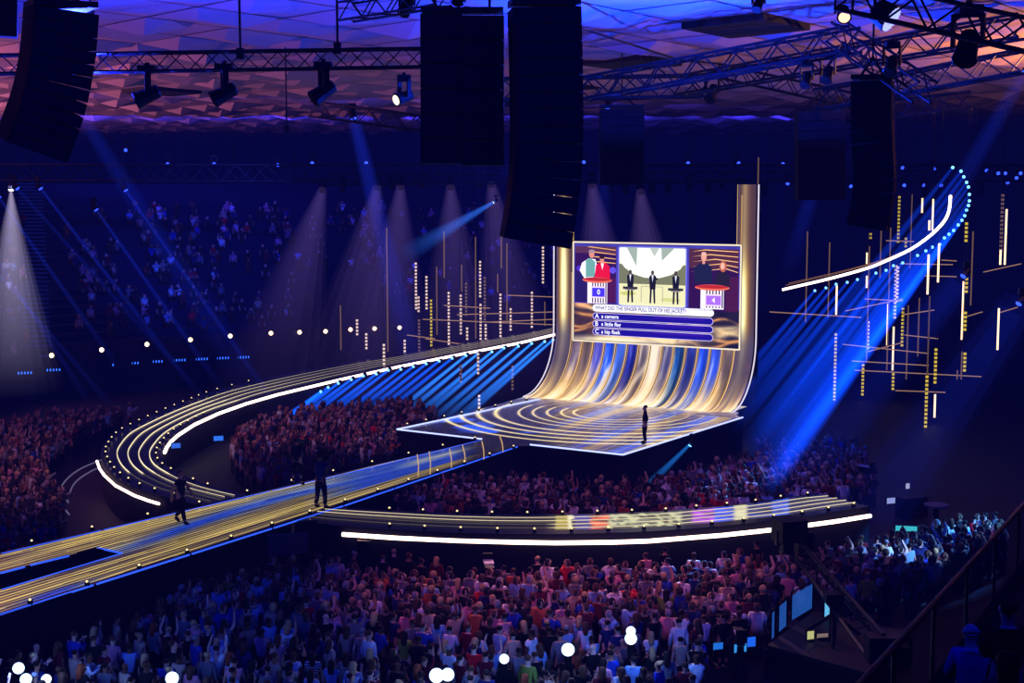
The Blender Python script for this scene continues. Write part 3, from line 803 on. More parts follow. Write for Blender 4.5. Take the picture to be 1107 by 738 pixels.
# ================================================================ CATWALK
cw = thing('catwalk', (-6, 58, 0), 'long runway with gold and blue glowing floor lines and a dark slot', 'stage')
U0 = G(-60, 611.5); U1 = G(521, 475); L0 = G(-60, 685); L1 = G(560, 482)
slot = [G(-80, 640), G(0, 619.5), G(75, 600), G(103, 592), G(133, 598), G(0, 637.5), G(-80, 657)]
inslot = inpoly([(p.x, p.y) for p in slot])
def cw_fn(u, v):
    A = np.array(U0)[None] * (1 - u[:, None]) + np.array(U1)[None] * u[:, None]
    B = np.array(L0)[None] * (1 - u[:, None]) + np.array(L1)[None] * u[:, None]
    P = A * (1 - v[:, None]) + B * v[:, None]; P[:, 2] = 1.81
    px = 553.5 + F * P[:, 0] / P[:, 1]
    n = fnoise(u * 14, v * 26, 3); n2 = fnoise(u * 5, v * 60, 7)
    lines = .16 + .84 * (((v * 25 + .3 * np.sin(u * 3)) % 1) > .34)
    c = mixc(np.tile((60., 48, 40), (len(u), 1)), (232, 206, 112), np.clip((n2 - .30) * 2.6, 0, 1))
    # blue sweeps running along
    cen = .46 + .10 * np.sin(u * 9 + .5) - .1 * (u - .5)
    bl = np.exp(-((v - cen) / (.07 + .05 * n)) ** 2) * np.clip((u - .12) / .2, 0, 1)
    bl = np.maximum(bl, np.clip((px - 330) / 60, 0, 1) * (np.abs(v - .42) < .33) * .85)
    bl = np.maximum(bl, np.exp(-((v - .93) / .05) ** 2 - ((px - 45) / 40) ** 2))
    c = mixc(c, (40, 84, 205), np.clip(bl * 1.1, 0, 1))
    wh = np.exp(-((px - 320) / 90) ** 2) * np.exp(-((v - .3) / .18) ** 2) * (n > .42)
    c = mixc(c, (150, 170, 215), wh * .8)
    wh2 = np.clip((px - 420) / 30, 0, 1) * np.exp(-((v - .35) / .12) ** 2); c = mixc(c, (235, 225, 190), wh2 * .7)
    fade = np.clip((528 - px) / 40, .25, 1)
    c = c * lines[:, None] * fade[:, None]
    c = np.where(((v < .04) | (v > .965))[:, None], np.array([14, 12, 30]), c)
    return P, np.clip(c, 0, 255)
g = grid('deck', cw_fn, 360, 170, led('led_floor', 1.0, .6), cw, keep=lambda c: ~inslot(c))
m = MB()
vs = [p for p in slot]; m.add([(p.x, p.y, .9) for p in slot], [tuple(range(len(slot)))])
m.build('slot_floor', SOFTBLACK, cw)
m = MB()
for a, b in ((U0, U1), (L0, L1)):
    m.add([(a.x, a.y, 1.8), (b.x, b.y, 1.8), (b.x, b.y, 0), (a.x, a.y, 0)], [(0, 1, 2, 3)])
for a, b in zip(slot, slot[1:] + slot[:1]): m.add([(a.x, a.y, 1.8), (b.x, b.y, 1.8), (b.x, b.y, .9), (a.x, a.y, .9)], [(3, 2, 1, 0)])
m.build('skirt', MATS['skirt'], cw)
def seglight(a, b, r=.036, gap=3.9, parent=cw, mat=BLUE):
    L = (b - a).length; n = max(1, round(L / gap)); e = (b - a) / n
    for i in range(n):
        p = a + e * i + e * .015; q = a + e * (i + 1) - e * .015
        MB().poly([p, q], r, 4).build('edge_light', mat, parent)
seglight(G(0, 599) + Vector((0, 0, .0)), G(370, 513)); seglight(G(370, 513), G(521, 475.5), .035)
seglight(G(-20, 670.5), G(372, 546.5)); seglight(G(372, 546.5), G(560, 482.5), .035)
seglight(G(0, 638), G(133, 598)); seglight(G(105, 592), G(133, 598)); seglight(G(0, 619.5), G(27, 612.5)); seglight(G(32, 611), G(75, 600.5))
# golden cable ramps across the far end
for x0, y0, x1, y1 in ((451, 491, 452, 514), (464, 488, 465, 512), (486, 485, 488, 505), (500, 481, 503, 500), (521, 477, 523, 496), (540, 470, 544, 488)):
    MB().poly([G(x0, y0, 1.85), G((x0 + x1) / 2 + 1, (y0 + y1) / 2, 1.86), G(x1, y1, 1.85)], .03, 4).build('cross_strip', glow('cross', (235, 195, 130), .8), cw)

# thin light tracks in the outer floor
trk = thing('floor_track', G(85, 515, .02), 'three thin curved light tracks set in the dark floor outside the ring runway', 'track')
for pts in (((112, 496), (88, 506), (72, 518), (66, 530), (74, 543)), ((118, 500), (95, 511), (80, 523), (73, 540)), ((66, 543), (70, 550), (75, 556))):
    MB().poly(crom([G(x, y, .04) for x, y in pts], 20), .035, 4).build('light_line', glow('track', (150, 140, 170), .5), trk)
# under-stage opening with warm wall, beside the crossing
und = thing('stage_opening', G(330, 600, 0), 'warm lit opening in the side of the runway where it crosses the ring', 'opening')
p0 = G(292, 601, .2); p1 = G(374, 595, .2)
a = D(345, 566, 52.6); 
m = MB().box((D(357, 582, 53.0)), (1.25, .1, 1.15), .12); m.build('lit_panel', matte('panel_warm', (150, 130, 120), .7), und)
m = MB().box((D(311, 588, 51.9)), (1.5, .1, .8), .35); m.build('lit_panel', matte('panel_dim', (90, 80, 100), .7), und)
MB().box((D(336, 582, 52.4)), (.45, .12, 1.4), .2).build('gap_shade', SOFTBLACK, und)  # black slab put in for the shade between the panels
l = bpy.data.lights.new('opening_lamp', 'POINT'); l.energy = 55; l.color = (1, .7, .45); l.shadow_soft_size = .02
o = bpy.data.objects.new('opening_lamp', l); COL.objects.link(o); o.location = D(352, 572, 52.6)

# ================================================================ FOOTLIGHTS
fl = bpy.data.objects.new('footlight', None)
mbx = MB().box((0, 0, .05), (.14, .12, .1)).tube((0, -.05, .09), (0, .03, .13), .05)
src = mbx.build('footlight', BLACK, base=(0, 0, 0)); ln = MB().ball((0, -.03, .14), .045).build('lens', glow('foot_lens', (255, 226, 160), 1.6), src)
bpy.data.objects.remove(fl)
first = [True]
def footlight(p, label, group):
    if first[0]: o = src; first[0] = False
    else: o = dup(src)
    p = p + Vector((0, 0, .02)); o.location = p; o['_b'] = tuple(p); tag(o, label, 'light', group)
def along(pts, gap, fn):
    acc = gap * .5
    for a, b in zip(pts, pts[1:]):
        L = (b - a).length
        while acc < L: fn(a.lerp(b, acc / L)); acc += gap
        acc -= L
along([off(p, -.22) for p in outer[:300]], 1.36, lambda p: footlight(p, 'small warm footlight set in the outer rim of the ring runway', 'footlights on the outer rim of the ring') if abs(p.x + 9.5) > 3.8 or p.y > 70 else None)
along([off(p, .22) for p in inner[:250]], 1.36, lambda p: footlight(p, 'small warm footlight set in the inner rim of the ring runway', 'footlights on the inner rim of the ring') if abs(p.x + 9) > 3.2 or p.y > 70 else None)
dU = (U1 - U0).normalized().cross(Vector((0, 0, 1))); dU = -dU
along([G(0, 597) + Vector((0, 0, .0)), G(521, 474)], 2.6, lambda p: footlight(p, 'small warm footlight along the far edge of the straight catwalk', 'footlights on the far edge of the catwalk'))
along([G(0, 664), G(560, 483.5)], 2.3, lambda p: footlight(p, 'small warm footlight along the near edge of the straight catwalk', 'footlights on the near edge of the catwalk'))
for x, y in ((5, 629), (48, 617), (100, 606)): footlight(G(x, y, .9), 'small warm footlight inside the dark slot of the catwalk', 'footlights in the catwalk slot')
outs = lambda a, b: [a + (b - a) * .0, b]
along([G(575, 486, 1.3), G(673, 499, 1.3), G(806, 457, 1.3)], 1.25, lambda p: footlight(p, 'small warm footlight on the ledge under the main stage edge', 'footlights under the main stage edge'))
along([G(431, 469, 1.3), G(508, 479, 1.3)], 1.25, lambda p: footlight(p, 'small warm footlight on the ledge under the stage corner by the catwalk', 'footlights under the stage corner'))
along([G(430, 463), G(582, 430.5)], 1.6, lambda p: footlight(p, 'small warm footlight along the far edge of the main stage', 'footlights on the far stage edge'))

# ================================================================ BEAM LIGHTS
def cone(p, d, L, r0, r1, col, n=16, m=10, fade=1.3, start=1.0):
    d = Vector(d).normalized(); pts = [Vector(p) + d * (L * k / m) for k in range(m + 1)]
    rs = [r0 + (r1 - r0) * k / m for k in range(m + 1)]
    cl = [[x * start * (1 - k / m) ** fade for x in lin(col)] for k in range(m + 1)]
    return MB().poly(pts, rs, n, cl, caps=False)
BD = Vector((-1.51, -2.5, -1.0)).normalized()
BB = beam_mat('beam_blue', 1.0)
LB = glow('lens_blue', (120, 190, 255), 2.5)
def moving_head(p, d, label, group, lens=None, beam=None, size=1.0, name='moving_light', up=Vector((0, 0, 1)), tall=.62):
    """yoke fixture hanging with its clamp at p + up, the head pointing along d"""
    d = Vector(d).normalized(); p = Vector(p); k = size
    t = thing(name, p, label, 'stage light', group)
    a = d.cross(up).normalized()
    hp = p
    MB().box(hp + up * tall * k, (.42 * k, .34 * k, .16 * k)).tube(hp + up * tall * k, hp + up * (tall + .16) * k, .06 * k).build('base', BLACK, t)
    y = MB()
    for s in (-1, 1): y.box(hp + a * (.25 * s * k) + up * (.26 * k), (.06 * k, .14 * k, .56 * k), math.atan2(a.y, a.x))
    y.box(hp + up * (.52 * k), (.56 * k, .14 * k, .06 * k), math.atan2(a.y, a.x)); y.build('yoke', BLACK, t)
    MB().poly([hp - d * .30 * k, hp - d * .25 * k, hp + d * .12 * k, hp + d * .32 * k, hp + d * .34 * k], [.12 * k, .17 * k, .19 * k, .22 * k, .20 * k], 12).build('head', BLACK, t)
    if lens: MB().poly([hp + d * .345 * k, hp + d * .37 * k], [.17 * k, .12 * k], 12).build('lens', lens, t)
    if beam: beam.build('light_cone', beam_mat('beam_soft', 1.0), t)
    return t
def beam_light(p, L, r1, group, label, st=1.0, col=(20, 100, 255), fade=1.2, d=BD):
    p = Vector(p); t = thing('spotlight', p, label, 'stage light', group)
    MB().poly([p - d * .30, p - d * .22, p], [.08, .14, .13], 8).build('housing', BLACK, t)
    MB().ball(p, .10, 8, 5).build('lens', LB, t)
    L = min(L, (p.z - .15) / -d.z)
    cone(p, d, L, .09, r1, col, 10, 8, fade, st).build('light_cone', BB, t)
left = [(347, 423), (355, 418.5), (366, 414), (380, 410), (393, 406), (407, 404), (420, 400), (433.5, 399), (447, 396), (461, 393), (475, 390), (489, 387), (504, 384), (517, 382), (532, 380), (545, 376), (560.5, 374), (575, 371), (589, 369), (598, 367)]
for i, (x, y) in enumerate(left):
    p = on_circle(x, y, 22.1)
    beam_light(p, 18, .24, 'blue beam lights under the climbing runway', 'small blue beam light slung under the climbing runway beside the tower', 1.9 if i > 11 else 1.35, (16, 105, 255) if i < 12 else (50, 140, 255), .9)
right = [(881, 314), (893, 311), (904, 307), (916, 305), (927, 302), (947, 295), (958, 292), (966, 287), (976, 284), (992, 276), (1001, 271), (1008, 267), (1016, 264), (1021, 257), (1026, 253), (1031, 249), (1036, 243), (1040, 238), (1043, 233), (1045, 227), (1047, 222), (1048, 217), (1048, 210), (1047, 202), (1045, 197), (1042, 191), (1039, 185), (1030, 181)]
for i, (x, y) in enumerate(right):
    k = (1048.5 - x) / 167; Y = 96.5 - 12 * max(0, 1 - k) ** .8 if i < 20 else 84.5 - (i - 19) * .45
    p = D(x, y, Y)
    beam_light(p, 17 + 17 * max(0, 1 - k), .34 + .1 * (1 - k), 'blue beam lights along the rising arc', 'small blue beam light on the rising arc high beside the tower', 1.15 if i < 18 else .85, (12, 84, 255), .9)

# lit lens fixtures and wide pale cones from the rear rig
RIGY = 98.0
rig_label = 'dark moving light with a lit blue lens hanging from the long rear truss'
for x, y in ((137, 161), (182, 176), (231, 176), (301, 177), (338, 175), (396, 175), (632, 174), (690, 174), (743, 175), (797, 175), (847, 176), (862, 192), (852, 197), (918, 200), (974, 180), (978, 199), (996, 199), (1008, 181), (1016, 199), (1065, 183), (1079, 186), (1087, 186), (1088, 196), (1099, 191), (1103, 186)):
    moving_head(D(x, y, RIGY), (R.uniform(-.4, .4), -1, -.35), rig_label, 'lit fixtures on the rear truss', glow('lens_star', (60, 90, 255), 2.2), None, .75)
pale = beam_mat('beam_soft', 1.0)
for i, (x, y) in enumerate(((349, 203), (371, 202), (408, 200), (424, 199), (433, 200), (456, 197), (487, 200), (518, 198), (531, 197), (640, 198), (660, 203), (676, 204), (692, 205), (705, 204), (722, 203), (745, 200), (765, 203), (781, 197), (800, 203), (826, 205), (1000, 206), (1060, 205))):
    c = None
    if i in (0, 2, 4, 6, 8, 9, 12):
        p = D(x, y, RIGY); dd = Vector((-.25 + .05 * i if i < 9 else .1, -.25, -1))
        c = cone(p, dd, 17, .3, 4.8, (100, 78, 130), 20, 10, 1.3, .30)
    moving_head(D(x, y, RIGY), (R.uniform(-.3, .3), -.4, -1), 'dark moving light pointing down, hung in a row from the long rear truss', 'dark fixtures on the rear truss', None, c, .95)
# far follow spot at the side
p = D(12, 200, 92)
t = moving_head(p, (.05, -.35, -1), 'bright white spotlight throwing a pale cone over the far seats', None, glow('lens_white', (255, 240, 225), 6), cone(p + Vector((.02, -.12, -.35)), (.09, -.3, -1), 13, .1, 3.1, (170, 160, 185), 24, 12, 1.0, .60), 1.0)
# thin blue streak beams over the far seats
def streak_light(x0, y0, x1, y1, Y, w, st, label, Y1=None, col=(40, 70, 240)):
    a, b = D(x0, y0, Y), D(x1, y1, Y if Y1 is None else Y1)
    t = thing('moving_light', a, label, 'stage light', 'blue streak lights over the hall')
    d = (b - a).normalized()
    MB().poly([a - d * .5, a - d * .1], [.16, .2], 10).build('head', BLACK, t)
    MB().box(a - d * .35 + Vector((0, 0, .35)), (.3, .25, .3)).build('base', BLACK, t)
    MB().poly([a - d * .1, a - d * .05], [.15, .12], 10).build('lens', glow('lens_star', (60, 90, 255), 2.2), t)
    cone(a, d, (b - a).length, w * .45, w, col, 14, 8, .7, st).build('light_cone', beam_mat('beam_soft', 1.0), t)
SLB = 'dim moving light throwing a thin blue beam across the far seats'
for x0, y0, x1, y1, st in ((45, 205, 210, 420, .16), (105, 228, 240, 420, .16), (137, 207, 300, 440, .16), (0, 215, 130, 400, .14), (-40, 250, 130, 450, .10), (20, 205, 230, 440, .08), (-10, 270, 100, 440, .1)):
    streak_light(x0, y0, x1, y1, 84, .22, st * .65, SLB)
VLB = 'moving light throwing a broad faint blue beam down through the haze'
for x0, y0, x1, y1, Y, w, st in ((85, 120, 275, 420, 60, .7, .07), (383, 130, 455, 420, 70, .8, .13), (905, 120, 850, 300, 75, .6, .12), (1107, 80, 960, 330, 70, .8, .09), (657, 120, 650, 260, 80, .6, .10), (1100, 330, 900, 620, 62, 2.0, .06), (1040, 300, 830, 560, 66, 1.6, .07)):
    streak_light(x0, y0, x1, y1, Y, w, st, VLB, Y - 4)
p = D(536, 217, 90)
moving_head(p, (-.8, 0, -.55), 'small spotlight throwing a pale blue beam sideways near the hanging line array', None, glow('lens_white', (255, 240, 225), 6), cone(p, (-.85, -.1, -.5), 7, .1, .8, (50, 110, 210), 16, 8, 1.0, .5), .5)
# cyan pool light by the stage
p = D(748, 478, 70)
moving_head(p, (-.5, -.4, -.7), 'small floor spotlight with a cyan beam beside the main stage', None, LB, cone(p, (-.6, -.5, -.45), 4.5, .08, .3, (40, 140, 235), 12, 6, .8, .5), .6)

# ================================================================ FAR BALCONY LAMPS
for i, (x, y) in enumerate(((0, 390), (56, 384), (110, 378), (159, 372), (206, 367), (249, 363), (293, 360), (324, 359), (352, 358), (379, 356), (405, 355), (432, 354))):
    px = x; best = min(FAS, key=lambda q: abs((553.5 + F * q.x / q.y) - px))
    p = D(x, y, best.y - .45)
    t = thing('balcony_lamp', p, 'warm round lamp in the row along the front of the far seating', 'lamp', 'warm lamps on the far seating front')
    MB().tube(p + Vector((0, .3, 0)), p, .22, .26, 10).build('housing', BLACK, t)
    MB().ball(p + Vector((0, -.04, 0)), .16, 10, 6).build('lens', glow('lamp_warm', (255, 216, 160), 5, True), t)
    cl = cone(p, (0, -1, 0), .05, .02, .02, (0, 0, 0))
for i, x in enumerate((3, 27, 58, 87, 116, 143, 169, 194, 218, 241, 263)):
    y = 406 - .118 * x + .00016 * x * x
    best = min(FAS, key=lambda q: abs((553.5 + F * q.x / q.y) - x))
    p = D(x, y, best.y - .3)
    t = thing('batten_light', p, 'short blue five-cell light batten low on the front of the far seating', 'lamp', 'blue battens on the far seating front')
    e = Vector((1, .33, 0)).normalized()
    MB().box(p + Vector((0, .08, 0)), (1.1, .1, .25), math.atan2(.33, 1)).build('housing', BLACK, t)
    m = MB()
    for k in range(5): m.box(p + e * ((k - 2) * .2) + Vector((0, -.03, 0)), (.07, .08, .16))
    m.build('cells', glow('cell_blue', (60, 120, 255), 1.6 if i < 8 else .8), t)

# ================================================================ HANGING LED RODS
def rod(x, y0, y1, kind, Y, grp, where):
    a, b = D(x, y0, Y), D(x, y1, Y); b.x = a.x
    desc = {'w': 'vertical hanging rod of white dotted light', 'y': 'vertical hanging rod of amber dotted light', 'b': 'vertical hanging tube of solid warm white light', 'g': 'thin unlit golden pole hanging', 'd': 'vertical hanging rod of dim dotted light'}[kind]
    t = thing('hanging_rod', b, desc + ' ' + where, 'light rod', grp + (' %s' % kind))
    MB().tube(a, Vector((a.x, a.y, 19.5)), .012, n=4).build('wire', matte('wire', (60, 55, 80), .6), t)
    if kind == 'g':
        MB().tube(a, b, .045, n=6).build('tube', glow('gold_pole_glow', (165, 128, 90), .55), t); return  # unlit pole, the light on it painted in as faint glow
    MB().tube(a, b, .05, n=6).build('tube', SOFTBLACK, t)
    if kind == 'b':
        MB().tube(a + Vector((0, -.05, 0)), b + Vector((0, -.05, 0)), .062, n=6).build('light_tube', glow('rod_b', (255, 214, 165), 2.2), t)
    else:
        m = MB().box((a.x, a.y, (a.z + b.z) / 2), (.02, .02, a.z - b.z)); z = b.z; st = .25
        while z < a.z: m.box((a.x, a.y - .05, z), (.15, .1, .15)); z += st
        m.build('dot_pattern', glow('rod_' + kind, {'w': (255, 224, 205), 'y': (235, 205, 70), 'd': (150, 120, 110)}[kind], {'w': 1.0, 'y': .9, 'd': .7}[kind]), t)
WL = 'above the climbing runway'
for x, y0, y1, k in ((449.5, 283, 333, 'w'), (452.5, 319, 336, 'w'), (453, 343, 390, 'd'), (461, 298, 333, 'w'), (466, 324, 373, 'y'), (485, 315, 375, 'w'), (498, 316, 360, 'w'), (499, 286, 315, 'g'), (504, 306, 340, 'd'), (505, 352, 366, 'w'), (519, 283, 320, 'w'), (519.5, 329, 366, 'w'), (514, 256, 366, 'g'), (541, 315, 363, 'w'), (548, 263, 346, 'g'), (552, 334, 356, 'w'), (575, 313, 353, 'w'), (587, 264, 305, 'w'), (589, 326, 352, 'g'), (386, 343, 361, 'w'), (396, 361, 376, 'w'), (415, 370, 393, 'w'), (437.5, 365, 383, 'w'), (517, 381, 403, 'w'), (518, 425, 440, 'w'), (472, 288, 362, 'g'), (418, 246, 380, 'g'), (524, 300, 345, 'd'), (525, 350, 366, 'w'), (480, 250, 300, 'g'), (368, 330, 378, 'g'), (538, 296, 316, 'g'), (498, 395, 412, 'd'), (554, 395, 420, 'd'), (542, 256, 290, 'g'), (600, 300, 352, 'g')):
    rod(x, y0, y1, k, R.uniform(91.5, 94.5) if y1 > 390 else (R.uniform(102.5, 104.5)), 'hanging rods beside the tower', WL)
WR = 'beside the rising arc'
for x, y0, y1, k in ((972, 212.5, 261, 'y'), (997, 214, 230, 'b'), (1008.5, 215, 249, 'b'), (1004.5, 238, 249, 'b'), (941, 250, 257, 'y'), (937, 273, 285, 'b'), (937, 298, 311, 'b'), (904.5, 308, 340, 'b'), (903.5, 360, 436, 'y'), (979, 255, 266, 'y'), (970.6, 288, 325, 'w'), (1003.7, 275, 318, 'b'), (1015, 263, 305, 'b'), (1044.7, 239, 260, 'y'), (1083.8, 210, 270, 'd'), (1081.5, 270, 286, 'b'), (1088, 226, 286, 'b'), (1045, 295, 315, 'y'), (1041.5, 304, 367, 'b'), (1079.6, 333, 378, 'b'), (1043.5, 335, 356, 'y'), (1043, 380, 400, 'y'), (960, 328, 373, 'b'), (966, 353, 400, 'b'), (965.5, 402, 420, 'y'), (976, 333, 373, 'y'), (968.5, 287, 343, 'w'), (938.5, 346, 376, 'w'), (933, 391, 426, 'y'), (1011.7, 375, 413, 'y'), (1010.7, 426, 451, 'b'), (1002, 405, 465, 'y'), (976, 436, 450, 'y'), (873, 250, 348, 'g'), (897, 262, 343, 'g'), (963, 246, 400, 'g'), (940, 266, 390, 'g'), (994, 322, 385, 'g'), (1005, 320, 408, 'g'), (1040, 380, 410, 'g'), (986, 210, 290, 'g'), (982, 330, 410, 'g'), (1035, 400, 410, 'g'), (820, 170, 240, 'g'), (1052, 250, 330, 'g'), (953, 236, 300, 'g')):
    rod(x, y0, y1, k, R.uniform(96, 97) if x < 1000 else R.uniform(84, 86.5), 'hanging rods by the arc', WR)
def hbar(x0, y0, x1, y1, Y, Y1, g, where):
    a, b = D(x0, y0, Y), D(x1, y1, Y1)
    c = (a + b) / 2
    t = thing('cross_bar', c, 'thin golden horizontal bar hanging ' + where, 'light rod', g)
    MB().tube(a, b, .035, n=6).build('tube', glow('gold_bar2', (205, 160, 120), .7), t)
    w = MB()
    for p in (a, b): w.tube(p, Vector((p.x, p.y, 19.5)), .008, n=3)
    w.build('wire', MATS['wire'], t)
for q in ((457, 345, 600, 351), (549, 319, 600, 321), (494, 340, 600, 337), (460, 366, 500, 372), (440, 362, 470, 366), (530, 348, 600, 345), (480, 330, 530, 333)): hbar(*q, 103.2, 102.2, 'cross bars beside the tower', WL)
for q in ((832, 337, 931, 343), (914, 336, 976, 323), (935, 323, 976, 325), (911, 372, 1004, 382), (921, 390, 1004, 395), (924, 400, 1061, 407), (938, 380, 976, 370), (978, 362, 1014, 366), (1018, 281, 1034, 282), (958, 260, 988, 261), (1063, 294, 1104, 285), (1080, 338, 1100, 332), (1000, 298, 1034, 299), (973, 285, 1030, 286), (976, 340, 1010, 335), (1045, 342, 1062, 337), (968, 422, 1022, 424)): hbar(*q, 95.5, 93.5, 'cross bars by the arc', WR)

# ================================================================ TRUSSES AND SPEAKERS
def truss(p0, p1, w, label, group=None, mat=None, tri=False, bays=None):
    p0 = Vector(p0); p1 = Vector(p1); d = (p1 - p0).normalized()
    a = d.cross(Vector((0, 0, 1))).normalized(); u = a.cross(d).normalized()
    t = thing('lighting_truss', (p0 + p1) / 2, label, 'truss', group)
    mat = mat or TRUSS
    cs_ = [(-.5, -.5), (.5, -.5), (.5, .5), (-.5, .5)] if not tri else [(-.5, .5), (.5, .5), (0, -.5)]
    for x, y in cs_: MB().tube(p0 + a * x * w + u * y * w, p1 + a * x * w + u * y * w, w * .07, n=6).build('chord', mat, t)
    n = bays or max(2, int((p1 - p0).length / w)); m = MB()
    for i in range(n):
        q0 = p0 + (p1 - p0) * (i / n); q1 = p0 + (p1 - p0) * ((i + 1) / n)
        for j in range(len(cs_)):
            c0, c1 = cs_[j], cs_[(j + 1) % len(cs_)]
            if i % 2: c0, c1 = c1, c0
            m.tube(q0 + a * c0[0] * w + u * c0[1] * w, q1 + a * c1[0] * w + u * c1[1] * w, w * .04, n=4, caps=False)
    m.build('lattice', mat, t)
    return t
truss(D(-15, 70, 40), D(456, 62.5, 40), .5, 'long dark truss carrying three large moving lights above the far seats')
truss(D(374, 13, 37), D(480, -5, 34), .45, 'short dark truss at the very top above the flat speaker block')
truss(D(470, 98, 62), D(760, 93, 62), .9, 'dark truss passing behind the two hanging speaker blocks')
truss(D(628, 97, 52), D(925, 42, 45), .75, 'dark truss climbing behind the line array toward the roof lamps')
truss(D(735, 93, 60), D(1107, 28, 48), .75, 'dark truss running up beneath the glowing amber ceiling panels')
truss(D(885, 108, 55), D(1107, 66, 50), .75, 'dark truss lit from behind by amber ceiling light beside the curved array')
truss(D(900, 124, 62), D(1050, 108, 60), .7, 'short dark truss under the amber ceiling panels beside the curved array')
truss(D(770, 75, 66), D(965, 118, 60), .6, 'dark truss crossing under the ceiling between the two hanging arrays')
truss(D(905, 35, 44), D(1000, 100, 40), .6, 'dark truss slanting down beside the blue disc lamp')
truss(D(340, 118, 70), D(460, 134, 66), .7, 'dark truss end under the pink ceiling beside the flat speaker block')
truss(D(-20, 187, RIGY + .3), D(1120, 187, RIGY + .3), 1.1, 'very long dark rear truss holding rows of small lights across the hall', bays=70)
truss(D(355, 194, RIGY - 1), D(1000, 190, RIGY - 1), .7, 'second dark rear truss hung with downward pointing lights above the tower', bays=44)
truss(D(915, -5, 30), D(1120, 40, 27), .6, 'dark truss in the top corner above the blue disc lamp')
for x0, y0, x1, y1, Y in ((260, 0, 260, 62, 40), (365, 0, 365, 56, 40), (310, 76, 310, 142, 60), (98, 0, 98, 20, 45)):
    t = thing('hanging_cable', D(x1, y1, Y), 'thin dark vertical cable dropping from the ceiling to a truss', 'cable', 'vertical hanging cables')
    a = D(x1, y1, Y); MB().tube(a, (a.x, a.y, 20.3), .035, n=5).build('cable', BLACK, t); MB().box(a + Vector((0, 0, .1)), (.2, .2, .3)).build('clamp', BLACK, t)
a, b = D(626, 30, 45), D(800, 72, 70)
t = thing('slack_cable', a, 'dark cable running off behind the tall line array toward the far truss', 'cable')
MB().poly([a, (a + b) / 2 + Vector((0, 0, -.3)), b], .04, 5).build('cable', BLACK, t)
MB().box(a, (.12, .12, .12)).build('clamp', BLACK, t)
for i, (x, y, dx) in enumerate(((160, 103, -.9), (243, 101, -.8), (350, 99, -.6))):
    moving_head(D(x, y, 40), (dx, -.25, -.45), ('large dark moving light hanging from the long truss beside the tall curved array', 'large dark moving light hanging at the middle of the long truss', 'large dark moving light hanging from the long truss by the flat speaker block')[i], None, None, None, 1.15)
moving_head(D(437, 105, 46), (-.7, -.6, -.3), 'moving light with a small lit lens under the truss beside the flat speaker block', None, glow('lens_white2', (255, 235, 210), 1.6), None, 1.0)
moving_head(D(912, 14, 34), (-.15, -1, -.55), 'dark moving light with a small warm lens above the amber ceiling panels', None, glow('lens_amber', (255, 205, 170), 1.6), None, .8)
t = thing('disc_lamp', D(962, 20, 36), 'round lamp with a glowing blue white cell face high under the roof', 'stage light')
p = D(962, 20, 36); d_ = Vector((.66, -.42, -.55)).normalized()
MB().poly([p - d_ * .5, p - d_ * .4, p, p + d_ * .04], [.16, .3, .36, .36], 16).build('housing', BLACK, t)
m = MB(); a_ = d_.cross(Vector((0, 0, 1))).normalized(); u_ = a_.cross(d_)
for rr in range(4):
    for k in range(max(1, rr * 6)):
        q = 2 * math.pi * k / max(1, rr * 6); m.ball(p + d_ * .05 + (a_ * math.cos(q) + u_ * math.sin(q)) * rr * .095, .048, 6, 4)
m.build('cells', glow('cell_white', (165, 175, 255), 1.5), t)
MB().box(p - d_ * .2 + Vector((0, 0, .5)), (.6, .15, .3)).build('yoke', BLACK, t)
for x, y, Y, s, lb in ((1046, 50, 30, 1.2, 'dark moving light hanging in the gloom near the top corner truss'), (895, 80, 46, .9, 'dark moving light on the truss just above the curved array'), (770, 100, 60, 1.2, 'dark moving light hung under the ceiling between the hanging arrays'), (872, 86, 46, .8, 'dark moving light hanging from the climbing truss among the roof trusses'), (964, 70, 40, .9, 'dark moving light under the blue disc lamp'), (440, 6, 36, .8, 'small dark moving light at the very top beside the flat speaker block'), (820, 4, 40, .7, 'small dark moving light at the top edge beneath the blue ceiling')):
    moving_head(D(x, y, Y), (-.3, -.5, -.7), lb, None, None, None, s)

SPK = matte('speaker', (26, 26, 34), .7); GRL = matte('grille', (34, 36, 48), .85, noise=30)
def line_array(pts, Y, w, dpt, n, label, rz=0, frame=True):
    """pts: pixel centre line from top to bottom"""
    c = crom([D(x, y, Y) for x, y in pts], n + 1)
    t = thing('line_array', c[-1], label, 'speaker array')
    for i in range(n):
        a, b = c[i], c[i + 1]; mid = (a + b) / 2; z = (a - b).normalized(); x = Vector((math.cos(rz), math.sin(rz), 0)); y = z.cross(x).normalized(); x = y.cross(z)
        M = Matrix((x, y, z)).transposed(); h = (a - b).length
        MB().box(mid, (w, dpt, h * .96), M=M).build('cabinet', SPK, t)
        MB().box(mid - y * (dpt * .5 + .01), (w * .9, .04, h * .84), M=M).box(mid - y * (dpt * .5 + .03), (w * .08, .06, h * .84), M=M).build('grille', GRL, t)
    if frame:
        MB().box(c[0] + Vector((0, 0, .12)), (w * 1.0, dpt * .9, .12), rz).tube(c[0] + Vector((-.3 * w, 0, .15)), c[0] + Vector((0, 0, .7)), .04).tube(c[0] + Vector((.3 * w, 0, .15)), c[0] + Vector((0, 0, .7)), .04).tube(c[0] + Vector((0, 0, .6)), (c[0].x, c[0].y, 20.3), .03).build('flying_frame', BLACK, t)
    return t
line_array(((588, 10), (590, 90), (590, 170), (585, 220), (578, 262)), 30, 1.42, .9, 14, 'tall curved line array of stacked speakers hanging in front of the video screen tower', .12)
line_array(((66, 12), (62, 60), (52, 110), (34, 160)), 30, 1.3, 1.0, 12, 'big curved line array hanging at the side before the long truss', .55)
